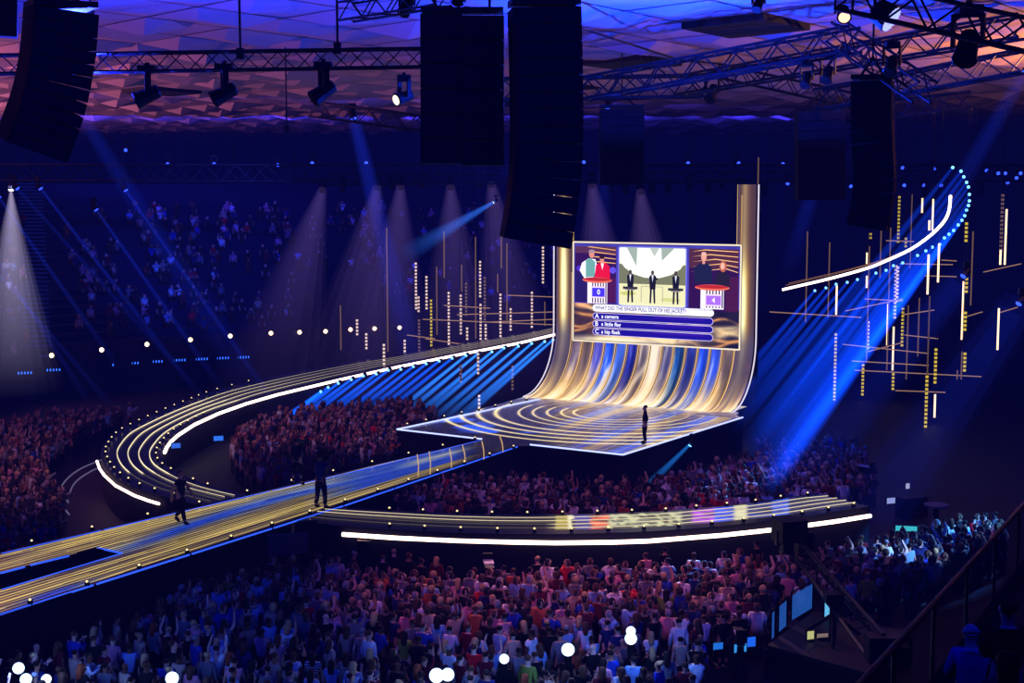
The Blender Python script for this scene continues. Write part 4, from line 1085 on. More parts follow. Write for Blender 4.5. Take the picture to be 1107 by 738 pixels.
line_array(((943, 88), (944, 150), (946, 200), (938, 247)), 42, 1.15, .9, 12, 'dark curved line array hanging below the amber ceiling panels', -.35)
line_array(((672, 118), (672, 200)), 64, 1.95, .9, 9, 'faint square speaker block hanging far behind the tall line array')
line_array(((886, 120), (886, 216)), 60, 1.95, .9, 9, 'dark speaker block hanging beside the curved line array beneath the amber panels')
line_array(((5, -20), (4, 40)), 34, .6, .6, 5, 'dark speaker hanging in the very top corner beyond the big curved array', .3)
t = thing('subwoofer_block', D(500, 176, 32), 'wide flat hanging block of stacked subwoofers beside the tall line array', 'speaker array')
for c_, x in enumerate((478, 522.5)):
    for r_ in range(6):
        a = D(x, 17 + (c_ * 2) + r_ * 26.8, 32); b = D(x, 17 + (c_ * 2) + (r_ + 1) * 26.8 - 1, 32); md = (a + b) / 2; h = a.z - b.z
        MB().box(md, (.915, .8, h * .985)).build('cabinet', SPK, t)
        MB().box(md + Vector((0, -.41, 0)), (.83, .04, h * .86)).build('grille', GRL, t)
a = D(500, 15, 32)
MB().box(a + Vector((0, 0, .06)), (1.8, .7, .1)).tube(a + Vector((-.6, 0, .1)), (a.x - .6, a.y, 20.3), .03).tube(a + Vector((.6, 0, .1)), (a.x + .6, a.y, 20.3), .03).ball(a + Vector((-.1, 0, .35)), .2).build('flying_frame', BLACK, t)

# ================================================================ PEOPLE ON THE STAGES
def shoes(o, legs):
    for a in (LEGS[legs][1], LEGS[legs][3]):
        a = Vector(a); sg = 1 if a.x > 0 else -1
        fd = Vector((sg * .02, 1, -.2)).normalized() if a.z < .12 else Vector((0, .8, -.6))
        m = skin_mesh('shoe', [(a + Vector((0, -.05, -.03)), .052), (a + fd * .03 + Vector((0, 0, -.02)), .062), (a + fd * .11 + Vector((0, 0, -.035)), .056), (a + fd * .2 + Vector((0, 0, -.045)), .044)], [(0, 1), (1, 2), (2, 3)], 1)
        m.materials.append(SOFTBLACK); q = bpy.data.objects.new('shoe', m); COL.objects.link(q); q.parent = o
BK = (14, 14, 20)
def cam_on(p, rz, k=1.0, parent_label='broadcast camera'):
    pass
STC = (10, 74, 1.8)
p = G(697, 479); person(p, face_to(p, G(600, 470)) + .5, 'hips', BK, ('short', 'dark'), 1, 1.08, 'presenter in a black suit standing on the glowing stage before the screen', None, BK)
p = G(196, 565); p.z = 1.79
person(p, -2.1, 'walk', (22, 28, 52), ('short', 'brown'), 0, 1.14, 'person in dark clothes striding along the catwalk with bare forearms', None, BK, (205, 150, 125))
p = G(347, 549.5); p.z = 1.83
person(p, -.5, 'camera', (28, 46, 120), ('short', 'dark'), 0, 1.22, 'camera operator in a navy top standing at the near edge of the catwalk', None, (16, 22, 48), (170, 120, 100))
c = thing('broadcast_camera', p + Vector((.12, .3, 2.0)), 'black broadcast camera carried on the shoulder of the catwalk operator', 'camera')
q = p + Vector((.10, .28, 2.02)); dd = Vector((.45, .85, .1)).normalized()
MB().box(q, (.26, .55, .34), -.5).box(q + Vector((0, 0, .26)), (.16, .3, .16), -.5).build('body', BLACK, c)
MB().poly([q + dd * .25, q + dd * .5, q + dd * .55], [.1, .12, .16], 10).build('lens', BLACK, c)
MB().box(q + Vector((-.2, -.05, .12)), (.2, .1, .12), -.5).tube(q + Vector((0, -.2, -.15)), q + Vector((.1, -.1, -.8)), .05).build('viewfinder', BLACK, c)
p = G(322, 524); p.z = 1.82
person(p, -.3, 'camera', (22, 20, 50), ('short', 'dark'), 1, 1.12, 'dark-clad camera operator at the far edge of the catwalk', None, BK)
c = thing('broadcast_camera', p + Vector((.1, .3, 1.8)), 'black broadcast camera on the shoulder of the dark-clad operator at the far catwalk edge', 'camera')
q = p + Vector((.08, .26, 1.72))
MB().box(q, (.24, .5, .3), -.3).build('body', BLACK, c); MB().poly([q + dd * .25, q + dd * .5], [.1, .13], 10).build('lens', BLACK, c)

# ================================================================ THE STANDING CROWD, ONE BY ONE
placed = []
def free(p, r):
    return all((p.x - q.x) ** 2 + (p.y - q.y) ** 2 > r * r for q in placed)
LM = [
    ('by the lit opening under the catwalk', 330, 590), ('below the start of the bright strip', 420, 600), ('by the camera under the strip', 525, 612),
    ('under the bright strip middle', 640, 610), ('below the coloured picture band', 760, 600), ('beside the black camera crane', 860, 610),
    ('beyond the crane, by the far barrier', 960, 600), ('near the side stand rail', 1050, 590), ('in gloom under the catwalk', 130, 660), ('in the dark blue floor corner', 60, 715),
    ('at the edge of the pink light', 280, 690), ('amid the pink lit crowd', 430, 660), ('just behind the glaring floodlights', 640, 665), ('near the paired lamps', 470, 715), ('by the tallest floodlight', 700, 670), ('next to the lit barrier', 810, 650), ('beside the equipment desk', 730, 700)]
LMW = 0
used = set()
PT = {'down': 'arms down', 'crossed': 'arms folded', 'clapping': 'hands clapping', 'raised': 'arms up', 'onearm': 'one arm raised'}
HT = {('short', 'dark'): 'short dark hair', ('short', 'brown'): 'short brown hair', ('short', 'grey'): 'short grey hair', ('long', 'dark'): 'long dark hair', ('long', 'brown'): 'long brown hair', ('long', 'blond'): 'long blond hair', ('short', 'blond'): 'short blond hair', ('bun', 'brown'): 'brown bun', ('bun', 'blond'): 'blond bun', ('long', 'red'): 'long red hair', None: 'bald head'}
HL = list(HT.keys()); HW = [30, 18, 4, 16, 12, 6, 4, 4, 2, 2, 4]
def crowd_person(px, py, top=None, hair='?', pose=None, force=False, sc_=None):
    """px, py: where the head shows"""
    s = sc_ or R.uniform(.93, 1.07)
    h = G(px, py, 1.66 * s); p = Vector((h.x, h.y, 0))
    if not force and not free(p, .50): return False
    if is_cw(p) : return False
    placed.append(p)
    blue = px < 230
    lm = min(LM, key=lambda m: (m[1] - px) ** 2 + 2.2 * (m[2] - py) ** 2)[0]
    for _ in range(60):
        tp = top or R.choices(list(TOPC), [17, 12, 40, 10, 3, 10, 7, 5, 5, .4, 1.5, 1, 3])[0]
        hr = R.choices(HL, HW)[0] if hair == '?' else hair
        po = pose or R.choices(list(PT), [66, 14, 14, 2, 4])[0]
        sl = R.random() < .4
        key = (tp, hr, po, lm)
        if key not in used: break
        if top and hair != '?': po = R.choice(['down', 'crossed', 'clapping']) if pose is None else pose; break
    used.add(key)
    if tp == 'striped': po = po
    a = face_to(p, (8, 74)) + R.gauss(0, .35)
    tn = {'striped': 'striped'}.get(tp, tp)
    lab = 'person, %s top, %s, %s, %s' % (tn, HT[hr], PT[po], lm)
    if len(lab.replace(',', '').split()) > 15: lab = 'person, %s top, %s, %s' % (tn, HT[hr], lm)
    person(p, a, po, tp, hr, int(sl), s, lab, 'standing crowd on the near floor', R.choice([(26, 26, 34), (40, 44, 70), (60, 56, 60)]))
    return True
# people that can be picked out in the photograph
S_, L_, B_ = ('short', 'dark'), ('long', 'dark'), ('long', 'brown')
for x, y, tp, hr, po in (
    (338, 708, 'striped', L_, 'down'), (399, 685, 'white', ('short', 'brown'), 'down'), (317, 708, 'white', ('short', 'brown'), 'down'), (240, 683, 'white', S_, 'down'), (212, 690, 'blue', ('short', 'grey'), 'down'),
    (252, 725, 'pale blue', S_, 'down'), (180, 715, 'blue', S_, 'down'), (300, 622, 'rust', None, 'down'), (313, 622, 'black', S_, 'down'), (349, 614, 'red', L_, 'down'), (331, 650, 'red', ('short', 'brown'), 'down'), (344, 640, 'white', ('short', 'grey'), 'down'),
    (352, 667, 'black', None, 'down'), (330, 665, 'grey', ('short', 'brown'), 'down'), (215, 628, 'white', S_, 'down'), (427, 568 + 70, 'black', S_, 'down'), (405, 643, 'white', S_, 'down'), (452, 650, 'white', ('long', 'brown'), 'down'),
    (426, 596, 'black', ('short', 'blond'), 'down'), (442, 600, 'black', ('short', 'brown'), 'down'), (414, 602, 'black', ('short', 'brown'), 'down'), (383, 598, 'maroon', ('short', 'grey'), 'down'), (472, 604, 'maroon', ('long', 'blond'), 'down'), (455, 606, 'black', S_, 'down'),
    (486, 615, 'black', L_, 'down'), (495, 628, 'pink', ('long', 'blond'), 'down'), (513, 616, 'pink', B_, 'down'), (545, 614, 'grey', S_, 'down'), (555, 617, 'rust', ('short', 'brown'), 'down'), (581, 604, 'black', ('short', 'blond'), 'down'),
    (602, 616, 'white', S_, 'down'), (573, 616, 'maroon', S_, 'down'), (447, 627, 'black', ('short', 'grey'), 'down'), (514, 658, 'rust', ('short', 'brown'), 'down'), (512, 700, 'red', ('short', 'brown'), 'down'), (565, 638, 'grey', B_, 'down'),
    (607, 653, 'pink', S_, 'down'), (634, 632, 'rust', B_, 'down'), (651, 632, 'striped', ('short', 'brown'), 'down'), (679, 630, 'navy', S_, 'down'), (713, 631, 'white', ('long', 'blond'), 'down'), (722, 606, 'pale blue', S_, 'clapping'),
    (571, 712, 'olive', ('short', 'brown'), 'down'), (640, 690, 'pale blue', S_, 'down'), (668, 680, 'navy', S_, 'down'), (660, 706, 'blue', S_, 'down'), (720, 640, 'olive', L_, 'raised'), (698, 600, 'pink', ('short', 'brown'), 'down'),
    (719, 594, 'black', S_, 'down'), (750, 600, 'white', ('short', 'brown'), 'down'), (795, 602, 'rust', ('long', 'blond'), 'down'), (808, 604, 'pink', ('long', 'blond'), 'down'), (818, 587, 'black', S_, 'down'), (820, 602, 'rust', B_, 'down'),
    (845, 613, 'pale blue', ('short', 'brown'), 'onearm'), (852, 620, 'pink', ('short', 'brown'), 'down'), (866, 628, 'white', ('long', 'brown'), 'down'), (797, 615, 'pink', ('short', 'brown'), 'down'), (810, 618, 'grey', B_, 'down'),
    (895, 587, 'grey', ('short', 'brown'), 'down'), (913, 585, 'pink', ('short', 'dark'), 'down'), (931, 581, 'maroon', ('short', 'brown'), 'down'), (948, 582, 'grey', S_, 'down'), (958, 586, 'white', ('short', 'grey'), 'down'), (937, 602, 'white', ('short', 'grey'), 'down'),
    (947, 608, 'white', S_, 'down'), (938, 621, 'olive', ('short', 'blond'), 'down'), (920, 626, 'pale blue', S_, 'down'), (905, 600, 'maroon', S_, 'down'), (971, 584, 'white', S_, 'down'), (983, 590, 'pale blue', S_, 'down'), (1000, 572, 'grey', S_, 'clapping'),
    (1016, 570, 'white', S_, 'raised'), (1028, 563, 'white', ('long', 'brown'), 'down'), (1043, 565, 'pale blue', S_, 'down'), (1053, 560, 'red', S_, 'down'), (1065, 557, 'rust', S_, 'down'), (1076, 556, 'grey', S_, 'down'), (1022, 582, 'red', S_, 'down'), (1040, 578, 'black', S_, 'down'),
    (880, 600, 'black', S_, 'down'), (799, 657, 'white', S_, 'crossed')):
    crowd_person(x, y, tp, hr, po, True)
def in_front(px, py):
    lim = 600
    if px < 290: lim = 612 + (290 - px) * .26 + (0 if px > 200 else (200 - px) * .12)
    if 370 < px < 600: lim = 606 + 10 * math.sin((px - 370) / 230 * math.pi)
    if px >= 600: lim = 606
    if px > 780: lim = 596
    if px > 870: lim = 596 - (px - 870) * .235
    if py < lim: return False
    hi = 760
    for (xa, ya), (xb, yb) in (((745, 760), (760, 672)), ((760, 672), (820, 660)), ((820, 640), (866, 614)), ((866, 618), (890, 622)), ((890, 622), (950, 632)), ((950, 632), (1090, 574))):
        if xa <= px < xb: hi = ya + (yb - ya) * (px - xa) / (xb - xa)
    if py > hi: return False
    if px > 1090: return False
    return True
tries = 0
NP = 296 - 4
cand = []
while tries < 30000:
    tries += 1
    px = R.uniform(-12, 1088); py = R.uniform(556, 745)
    if in_front(px, py) and free(G(px, py, 1.66).xy.to_3d(), .52): cand.append((px, py)); placed.append(G(px, py, 1.66).xy.to_3d())
for _ in cand: placed.pop()
cand.sort(key=lambda c: -c[1] - (40 if c[0] > 840 else 0))
rest = []
for c in cand:
    n = sum(1 for o in bpy.data.objects if o.get('category') == 'person') if not rest else 999
    if n < NP: crowd_person(*c)
    else: rest.append(c)
print('PEOPLE', len(cand), 'left over', len(rest))

# ---- everyone farther off: one mass
def low_person(pose):
    n, e = skeleton(pose, 'stand', False, False)
    m = skin_mesh('low', n, e, 0, 0, .74)
    V = np.array([v.co for v in m.vertices]); Fc = [tuple(p.vertices) for p in m.polygons]
    bpy.data.meshes.remove(m)
    hb = MB().ball((0, .01, 1.655), .112, 8, 6, (1, 1.08, 1.2))
    k = len(V); V = np.concatenate([V, np.array(hb.v)]); Fc += [tuple(i + k for i in f) for f in hb.f]
    kind = np.zeros(len(V), int)    # 0 skin 1 top 2 trousers 3 hair
    z = V[:, 2]; kind[z < 1.0] = 2; kind[(z >= .98) & (z < 1.5)] = 1
    kind[(np.abs(V[:, 0]) > .2) & (z < 1.25)] = 0
    kind[(np.arange(len(V)) >= k) & ((z > 1.70) | (V[:, 1] < .03))] = 3
    kind[(np.arange(len(V)) >= k) & (kind != 3)] = 0
    W = V.copy(); W[:, :2] *= np.where((kind == 1) & (np.abs(V[:, 0]) < .3), 1.12, 1.0)[:, None]
    return W, Fc, kind
LOWP = [low_person(p) for p in ('down', 'clapping', 'crossed', 'onearm')]
class Mass:
    def __init__(s): s.V = []; s.F = []; s.C = []; s.n = 0
    def put(s, p, rz, sc_=1.0, top=None, bluish=0, lowcut=True):
        W, Fc, kd = LOWP[R.choices(range(4), [6, 2, 1, 1])[0]]
        c_, s_ = math.cos(rz), math.sin(rz)
        P = np.stack([W[:, 0] * c_ - W[:, 1] * s_, W[:, 0] * s_ + W[:, 1] * c_, W[:, 2]], 1) * sc_ + np.array(p)
        pal = np.array([R.choice(SKINC), TOPC[top or R.choices(list(TOPC), [12, 12, 42, 12, 3, 10, 6, 4, 5, .3, 2, 1, 3])[0]], (24, 24, 34), HC[R.choices(['dark', 'brown', 'blond', 'grey'], [5, 4, 2, 1])[0]]])
        s.V.append(P); s.C.append(linn(pal)[kd]); s.F += [tuple(i + s.n for i in f) for f in Fc]; s.n += len(P)
mass = Mass()
for px, py in rest: p = G(px, py, 1.66); mass.put((p.x, p.y, 0), face_to(p, (8, 74)) + R.gauss(0, .3), R.uniform(.93, 1.06))
fo = inpoly([(p.x, p.y) for p in outer] ); 
stg = inpoly([(p.x, p.y) for p in poly])
def scatter(polypx, gap, n, bz=0.0, target=(8, 74), avoid_ring=False):
    got = []; xs = [p[0] for p in polypx]; ys = [p[1] for p in polypx]
    ip = inpoly(polypx); cells = {}
    k = 0
    while k < 60000 and len(got) < n:
        k += 1
        px = R.uniform(min(xs), max(xs)); py = R.uniform(min(ys), max(ys))
        if not ip(np.array([[px, py, 0]]))[0]: continue
        p = G(px, py, 1.66 + bz)
        cx_, cy_ = int(p.x / gap), int(p.y / gap)
        if any((p.x - q.x) ** 2 + (p.y - q.y) ** 2 < gap * gap for i in (-1, 0, 1) for j in (-1, 0, 1) for q in cells.get((cx_ + i, cy_ + j), ())): continue
        r_ = math.hypot(p.x - CX, p.y - CY)
        if avoid_ring == 'in' and (r_ > 19.6 or is_cw(p) or stg(np.array([[p.x, p.y, 0]]))[0]): continue
        if avoid_ring == 'out' and r_ < 28.5: continue
        cells.setdefault((cx_, cy_), []).append(p); got.append(p)
    for p in got: mass.put((p.x, p.y, bz), face_to(p, target) + R.gauss(0, .35), R.uniform(.9, 1.06))
scatter([(205, 470), (232, 458), (330, 436), (440, 428), (470, 440), (440, 455), (425, 478), (400, 490), (330, 508), (300, 515), (255, 515), (215, 495)], .56, 420, avoid_ring='in')
scatter([(420, 538), (455, 522), (500, 508), (570, 510), (640, 519), (700, 514), (760, 499), (830, 484), (905, 482), (935, 500), (930, 520), (860, 527), (800, 537), (700, 546), (600, 548), (500, 547), (430, 545)], .56, 520, avoid_ring='in')
scatter([(815, 470), (930, 470), (945, 512), (880, 530), (840, 500)], .6, 90)
scatter([(-10, 455), (60, 440), (150, 437), (165, 442), (120, 462), (100, 480), (72, 520), (60, 560), (40, 588), (-10, 592)], .56, 380, avoid_ring='out')
# the far raked seats
for k in range(0, NS - 5):
    for i in range(2, 54):
        for j in range(4):
            f = R.random(); p = FAS[i].lerp(FAS[i + 1], f); q = step_pt(p, k)
            px = 553.5 + F * q.x / q.y
            if px < -15 or px > 600: continue
            ii = i + f
            if abs(ii - 11.8) < .9 or abs(ii - 25) < .9: continue
            den = .30 if (150 < px < 250) else .18
            if px < 100: den = .16
            if px > 330: den = .10
            if R.random() < den * (1 if k > 1 else .3): mass.put((q.x, q.y + .45, q.z - .45), math.pi + R.gauss(0, .2) * 1 if False else face_to(q, (8, 74)) + R.gauss(0, .3), R.uniform(.9, 1.05))
def build_mass(m, name, label):
    V = np.concatenate(m.V); C_ = np.concatenate(m.C)
    me = bpy.data.meshes.new(name); me.from_pydata(V.tolist(), [], m.F)
    ca = me.color_attributes.new('Col', 'FLOAT_COLOR', 'POINT')
    ca.data.foreach_set('color', np.concatenate([C_, np.ones((len(C_), 1))], 1).astype(np.float32).ravel())
    me.polygons.foreach_set('use_smooth', [True] * len(me.polygons)); me.materials.append(vcol('crowd_cloth'))
    o = bpy.data.objects.new(name, me); COL.objects.link(o); tag(o, label, 'crowd', None, 'stuff'); print('MASS', len(V), len(m.V))
build_mass(mass, 'crowd', 'dense standing audience packed around the stages and in the far raked seats')

# ================================================================ THINGS ON THE FLOOR
def stand_lamp(px, py, Y, r, label, dz=0):
    p = D(px, py, Y); t = thing('floodlight', Vector((p.x, p.y, 0)), label, 'stage light', None)
    d_ = (Vector((0, 0, CZ)) - p).normalized()
    MB().tube((p.x, p.y + .35, 0), (p.x, p.y + .35, p.z - .3), .05).build('pole', BLACK, t)
    MB().box((p.x, p.y + .35, .05), (.7, .7, .1)).build('base', BLACK, t)
    MB().poly([p - d_ * .5, p - d_ * .4, p - d_ * .02], [r * .6, r * 1.1, r * 1.1], 14).box(p - d_ * .3 - Vector((0, 0, .28)), (.2, .2, .3)).build('housing', BLACK, t)
    MB().poly([p - d_ * .02, p + d_ * .05], [r, r * .8], 16).build('lens', glow('flood', (205, 228, 255), 2.5), t)
    l = bpy.data.lights.new('flood_glow', 'POINT'); l.energy = 60; l.color = (.2, .4, 1); l.shadow_soft_size = .3
    o = bpy.data.objects.new('flood_glow', l); COL.objects.link(o); o.location = p + d_ * .8 + Vector((0, 0, .3))
stand_lamp(682, 690, 37.5, .165, 'glaring blue white floodlight standing highest among the near crowd')
stand_lamp(682, 682, 37.5, .13, 'second cell of the highest glaring floodlight, just above it')
stand_lamp(614, 702, 36.8, .175, 'glaring floodlight among the near crowd beside the tallest one')
stand_lamp(545, 712, 36.4, .13, 'dimmer round floodlight half hidden by heads near the bottom edge')
stand_lamp(472, 730, 35.6, .19, 'bright floodlight at the bottom edge, first of a touching pair')
stand_lamp(484, 729, 35.6, .17, 'bright floodlight at the bottom edge, second of a touching pair')
stand_lamp(20, 722, 36, .15, 'small glaring lamp in the dark corner of the floor, highest of its cluster')
stand_lamp(28, 734, 35.6, .15, 'small glaring lamp in the dark corner of the floor, lowest of its cluster')
stand_lamp(50, 734, 35.6, .13, 'small glaring lamp at the bottom edge, beside the corner cluster')
stand_lamp(186, 733, 35.6, .17, 'glaring lamp at the bottom edge beneath the slot end of the catwalk')

# camera on a pedestal below the bright strip
def pedestal_camera(px, py, Y, aim, label, k=1.0):
    p = D(px, py, Y); t = thing('broadcast_camera', Vector((p.x, p.y, 0)), label, 'camera')
    d_ = (Vector(aim) - p); d_.z = 0; d_.normalize(); rz = math.atan2(d_.y, d_.x)
    MB().poly([(p.x, p.y, .1), (p.x, p.y, .6), (p.x, p.y, p.z - .2)], [.35 * k, .14, .12], 10).build('pedestal', BLACK, t)
    MB().box(p, (.7 * k, .3 * k, .32 * k), rz).box(p - d_ * .42 * k + Vector((0, 0, .05)), (.3 * k, .2 * k, .3 * k), rz).build('body', BLACK, t)
    MB().box(p + d_ * .62 * k, (.55 * k, .36 * k, .36 * k), rz).build('lens_hood', CASE, t)
    MB().box(p - d_ * .35 * k + Vector((0, 0, .32 * k)), (.1, .4 * k, .24 * k), rz).build('viewfinder', BLACK, t)
    MB().box(p + Vector((0, 0, .2 * k)), (.8 * k, .4 * k, .02), rz).build('top_cover', matte('pale', (190, 185, 200), .6), t)
pedestal_camera(528, 612, 49.3, (0, 40, 0), 'broadcast camera with a pale top on a pedestal in front of the bright curved strip', .9)
pedestal_camera(936, 508, 64, (8, 72, 0), 'broadcast camera on a pedestal in the gloom beyond the ring tip', .9)
pedestal_camera(800, 690, 40.5, (8, 72, 0), 'broadcast camera near the equipment desk behind the crowd barrier', .8)
for x, y, lb in ((400, 586, 'small black stage monitor fixed to the ring skirt under the start of the bright strip'), (765, 583, 'small black stage monitor fixed to the ring skirt beneath the picture band')):
    p = G(x, y, 1.15); p = off(p, .25)
    t = thing('stage_monitor', p, lb, 'monitor')
    MB().box(p, (.7, .35, .28)).build('housing', BLACK, t); MB().box(p + Vector((.02, -.0, .15)), (.72, .36, .02)).build('top_edge', matte('pale2', (170, 150, 130), .6), t)

# camera crane
cr = thing('camera_crane', G(900, 686, 1), 'large black camera crane with its arm reaching over the crowd barrier toward the strip', 'crane')
b0 = G(900, 690, 1); top = b0 + Vector((0, 0, 1.25))
for a in (0.3, 2.4, 4.5): MB().tube(top - Vector((0, 0, .5)), b0 + Vector((math.cos(a) * .9, math.sin(a) * .9, .05)), .06).build('leg', BLACK, cr)
MB().tube(b0, top, .11).box(top, (.5, .5, .3)).build('column', BLACK, cr)
ends = (D(862, 590, 46.5), D(950, 700, 36.5))
h1 = D(868, 596, 46.5); h2 = D(955, 700, 37)
truss_m = MB()
for q in ((-.22, -.22), (.22, -.22), (0, .22)): truss_m.tube(h1 + Vector((q[0], 0, q[1])), h2 + Vector((q[0] * 1.6, 0, q[1] * 1.6)), .07, n=6)
for i in range(14):
    f = i / 14; a = h1.lerp(h2, f); b = h1.lerp(h2, f + 1 / 14); truss_m.tube(a + Vector((-.16, 0, -.16)), b + Vector((0, 0, .16)), .025, n=4); truss_m.tube(a + Vector((.16, 0, -.16)), b + Vector((0, 0, .16)), .025, n=4)
truss_m.build('arm', BLACK, cr)
MB().box(h2, (.9, .6, .7)).box(h2 + Vector((.3, -.4, -.1)), (.5, .4, .6)).build('counterweight', BLACK, cr)
hd = D(850, 590, 47)
MB().tube(h1, h1 + Vector((0, 0, .9)), .09).tube(h1 + Vector((0, 0, .85)), hd + Vector((0, 0, .6)), .07).build('neck', BLACK, cr)
MB().box(hd + Vector((.1, 0, .55)), (.95, .8, .75), .3).box(hd + Vector((.6, 0, .1)), (.5, .5, .8), .1).box(hd + Vector((0, 0, .1)), (.35, .4, .6), .2).tube(hd + Vector((0, 0, .4)), hd + Vector((.1, .9, .4)), .16, n=10).box(hd + Vector((-.3, 0, .3)), (.15, .4, .5)).build('camera_head', BLACK, cr)
# operator of the crane, at its foot
p = G(869, 600, 1.66); p = Vector((G(872, 640, .9).x, G(872, 640, .9).y, 0))

# crowd barrier: white panels, the cyan light on them painted as glow
pf = [G(829, 697, 1), G(881, 660, 1), G(985, 684, 1), G(940, 728, 1)]
pt = thing('camera_platform', Vector((pf[0].x, pf[0].y, 0)), 'black raised platform carrying the camera crane behind the crowd', 'platform')
MB().add(pf + [p - Vector((0, 0, .12)) for p in pf], [(3, 2, 1, 0), (4, 5, 6, 7), (0, 1, 5, 4), (1, 2, 6, 5), (2, 3, 7, 6), (3, 0, 4, 7)]).build('deck', CASE, pt)
for p in pf: MB().tube((p.x, p.y, 0), p - Vector((0, 0, .12)), .06).build('leg', BLACK, pt)
pfi = [G(831, 695, 1), G(881, 662, 1), G(981, 685, 1), G(938, 725, 1)]
m = MB()
for a, b in zip(pfi, pfi[1:] + pfi[:1]): m.add([a - Vector((0, 0, .1)), b - Vector((0, 0, .1)), Vector((b.x, b.y, .05)), Vector((a.x, a.y, .05))], [(0, 1, 2, 3)])
m.build('skirt', SOFTBLACK, pt)
bar = []
for (x0, y0, x1, y1) in ((855, 671, 878, 657), (841, 684, 850, 676), (833, 692, 837, 688)):
    a, b = G(x0, y0, 1.0), G(x1, y1, 1.0); e = (b - a)
    t = thing('crowd_barrier', a, {855: 'tallest cyan-lit white crowd barrier panel by the crane foot', 841: 'narrow cyan-lit white crowd barrier panel, second from the crane', 833: 'sliver of a cyan-lit white crowd barrier panel farthest from the crane'}[x0], 'barrier')
    pn = MB(); n = max(3, int(e.length / .14))
    for i in range(n): q0 = a + e * (i + .08) / n; q1 = a + e * (i + .92) / n; pn.add([q0, q1, q1 + Vector((0, 0, .8)), q0 + Vector((0, 0, .8))], [(0, 1, 2, 3)])
    pn.build('slat_panel', glow('barrier_lit_glow', (52, 112, 200), .7), t)
    MB().tube(a, a + Vector((0, 0, .9)), .03).tube(b, b + Vector((0, 0, .9)), .03).tube(a + Vector((0, 0, .9)), b + Vector((0, 0, .9)), .03).build('frame', BLACK, t)
    bar.append(t)
# equipment desk with glints
tb = thing('equipment_desk', G(800, 715, 0), 'dark technical desk with lit screens behind the crowd barrier', 'desk')
c0 = G(790, 712, 0)
MB().box(c0 + Vector((0, 0, .76)), (2.6, .8, .05), .35).build('desktop', CASE, tb)
for sx in (-1.2, 1.2):
    for sy in (-.3, .3):
        q = c0 + Matrix.Rotation(.35, 3, 'Z') @ Vector((sx, sy, .38)); MB().box(q, (.06, .06, .76), .35).build('leg', BLACK, tb)
def gadget(px, py, z, w, h, c, label, cat, name, tilt=.3, st=1.0):
    p = G(px, py, z); t = thing(name, p, label, cat)
    MB().box(p + Vector((0, .05, h / 2)), (w, .06, h), tilt).box(p + Vector((0, .08, .02)), (w * .8, .3, .03), tilt).build('housing', BLACK, t)
    q = p + Vector((math.sin(tilt) * .04, -math.cos(tilt) * .0 + .012, h / 2)); q = p + Vector((0, .05, h / 2)) + Matrix.Rotation(tilt, 3, 'Z') @ Vector((0, -.035, 0))
    MB().box(q, (w * .88, .012, h * .85), tilt).build('screen', glow('scr_%d_%d_%d' % c, c, st), t)
gadget(800, 706, .8, .45, .3, (60, 150, 220), 'laptop with a cyan screen on the technical desk', 'laptop', 'laptop')
gadget(812, 700, .8, .3, .35, (40, 110, 230), 'small blue monitor on the technical desk', 'monitor', 'monitor')
gadget(776, 703, .8, .35, .25, (40, 120, 210), 'low cyan monitor at the end of the technical desk', 'monitor', 'monitor')
gadget(876, 692, 1.02, .25, .3, (190, 190, 130), 'small yellowish lit unit on the crane platform', 'screen', 'monitor')
gadget(889, 690, 1.02, .4, .16, (150, 130, 120), 'flat pinkish lit panel on the crane platform', 'screen', 'monitor', .2, .8)
gadget(895, 668, 1.02, .28, .55, (110, 190, 230), 'tall pale cyan lit screen beside the crane column', 'screen', 'monitor')
gadget(921, 650, .4, .5, .2, (60, 130, 220), 'low cyan lit panel beyond the crane arm', 'screen', 'monitor', -.5)
gadget(980, 575, 1.4, .9, .25, (70, 190, 200), 'wide turquoise lit prompt panel near the far barrier', 'screen', 'monitor', -.2)
gadget(963, 545, 1.0, .45, .3, (150, 160, 210), 'small pale screen in the gloom beyond the ring tip', 'screen', 'monitor')
gadget(981, 529, 1.0, .22, .3, (170, 170, 200), 'tiny pale screen in the gloom under the hanging rods', 'screen', 'monitor')
gadget(236, 477, 1.6, .55, .3, (60, 130, 235), 'small blue monitor in front of the inner crowd by the ring bend', 'screen', 'monitor')
gadget(190, 485, 1.6, .5, .3, (70, 120, 220), 'small blue monitor tucked inside the ring bend', 'screen', 'monitor')
gadget(955, 655, .5, .3, .12, (150, 150, 110), 'tiny yellow lit unit on the empty dark floor', 'screen', 'monitor')
for x, y, w, d_, h, lb in ((742, 722, 1.0, .6, .8, 'dark flight case beside the equipment desk at the bottom edge'), (850, 700, 1.1, .6, .7, 'dark flight case on the open floor behind the desk'), (985, 560, 1.2, .6, .9, 'dark flight case near the turquoise prompt panel'), (905, 545, 1.4, .7, 1.0, 'dark flight case beyond the ring tip')):
    p = G(x, y, 0); t = thing('flight_case', p, lb, 'case')
    MB().box(p + Vector((0, 0, h / 2 + .06)), (w, d_, h), .4).build('body', CASE, t)
    m = MB()
    for sx in (-1, 1):
        for sy in (-1, 1): q = p + Matrix.Rotation(.4, 3, 'Z') @ Vector((sx * w * .5, sy * d_ * .5, h / 2 + .06)); m.box(q, (.05, .05, h + .02), .4)
    m.build('corner_edges', TRUSS, t)
    for sx in (-1, 1):
        for sy in (-1, 1): q = p + Matrix.Rotation(.4, 3, 'Z') @ Vector((sx * w * .4, sy * d_ * .35, .03)); MB().ball(q, .04, 6, 4).build('caster', BLACK, t)
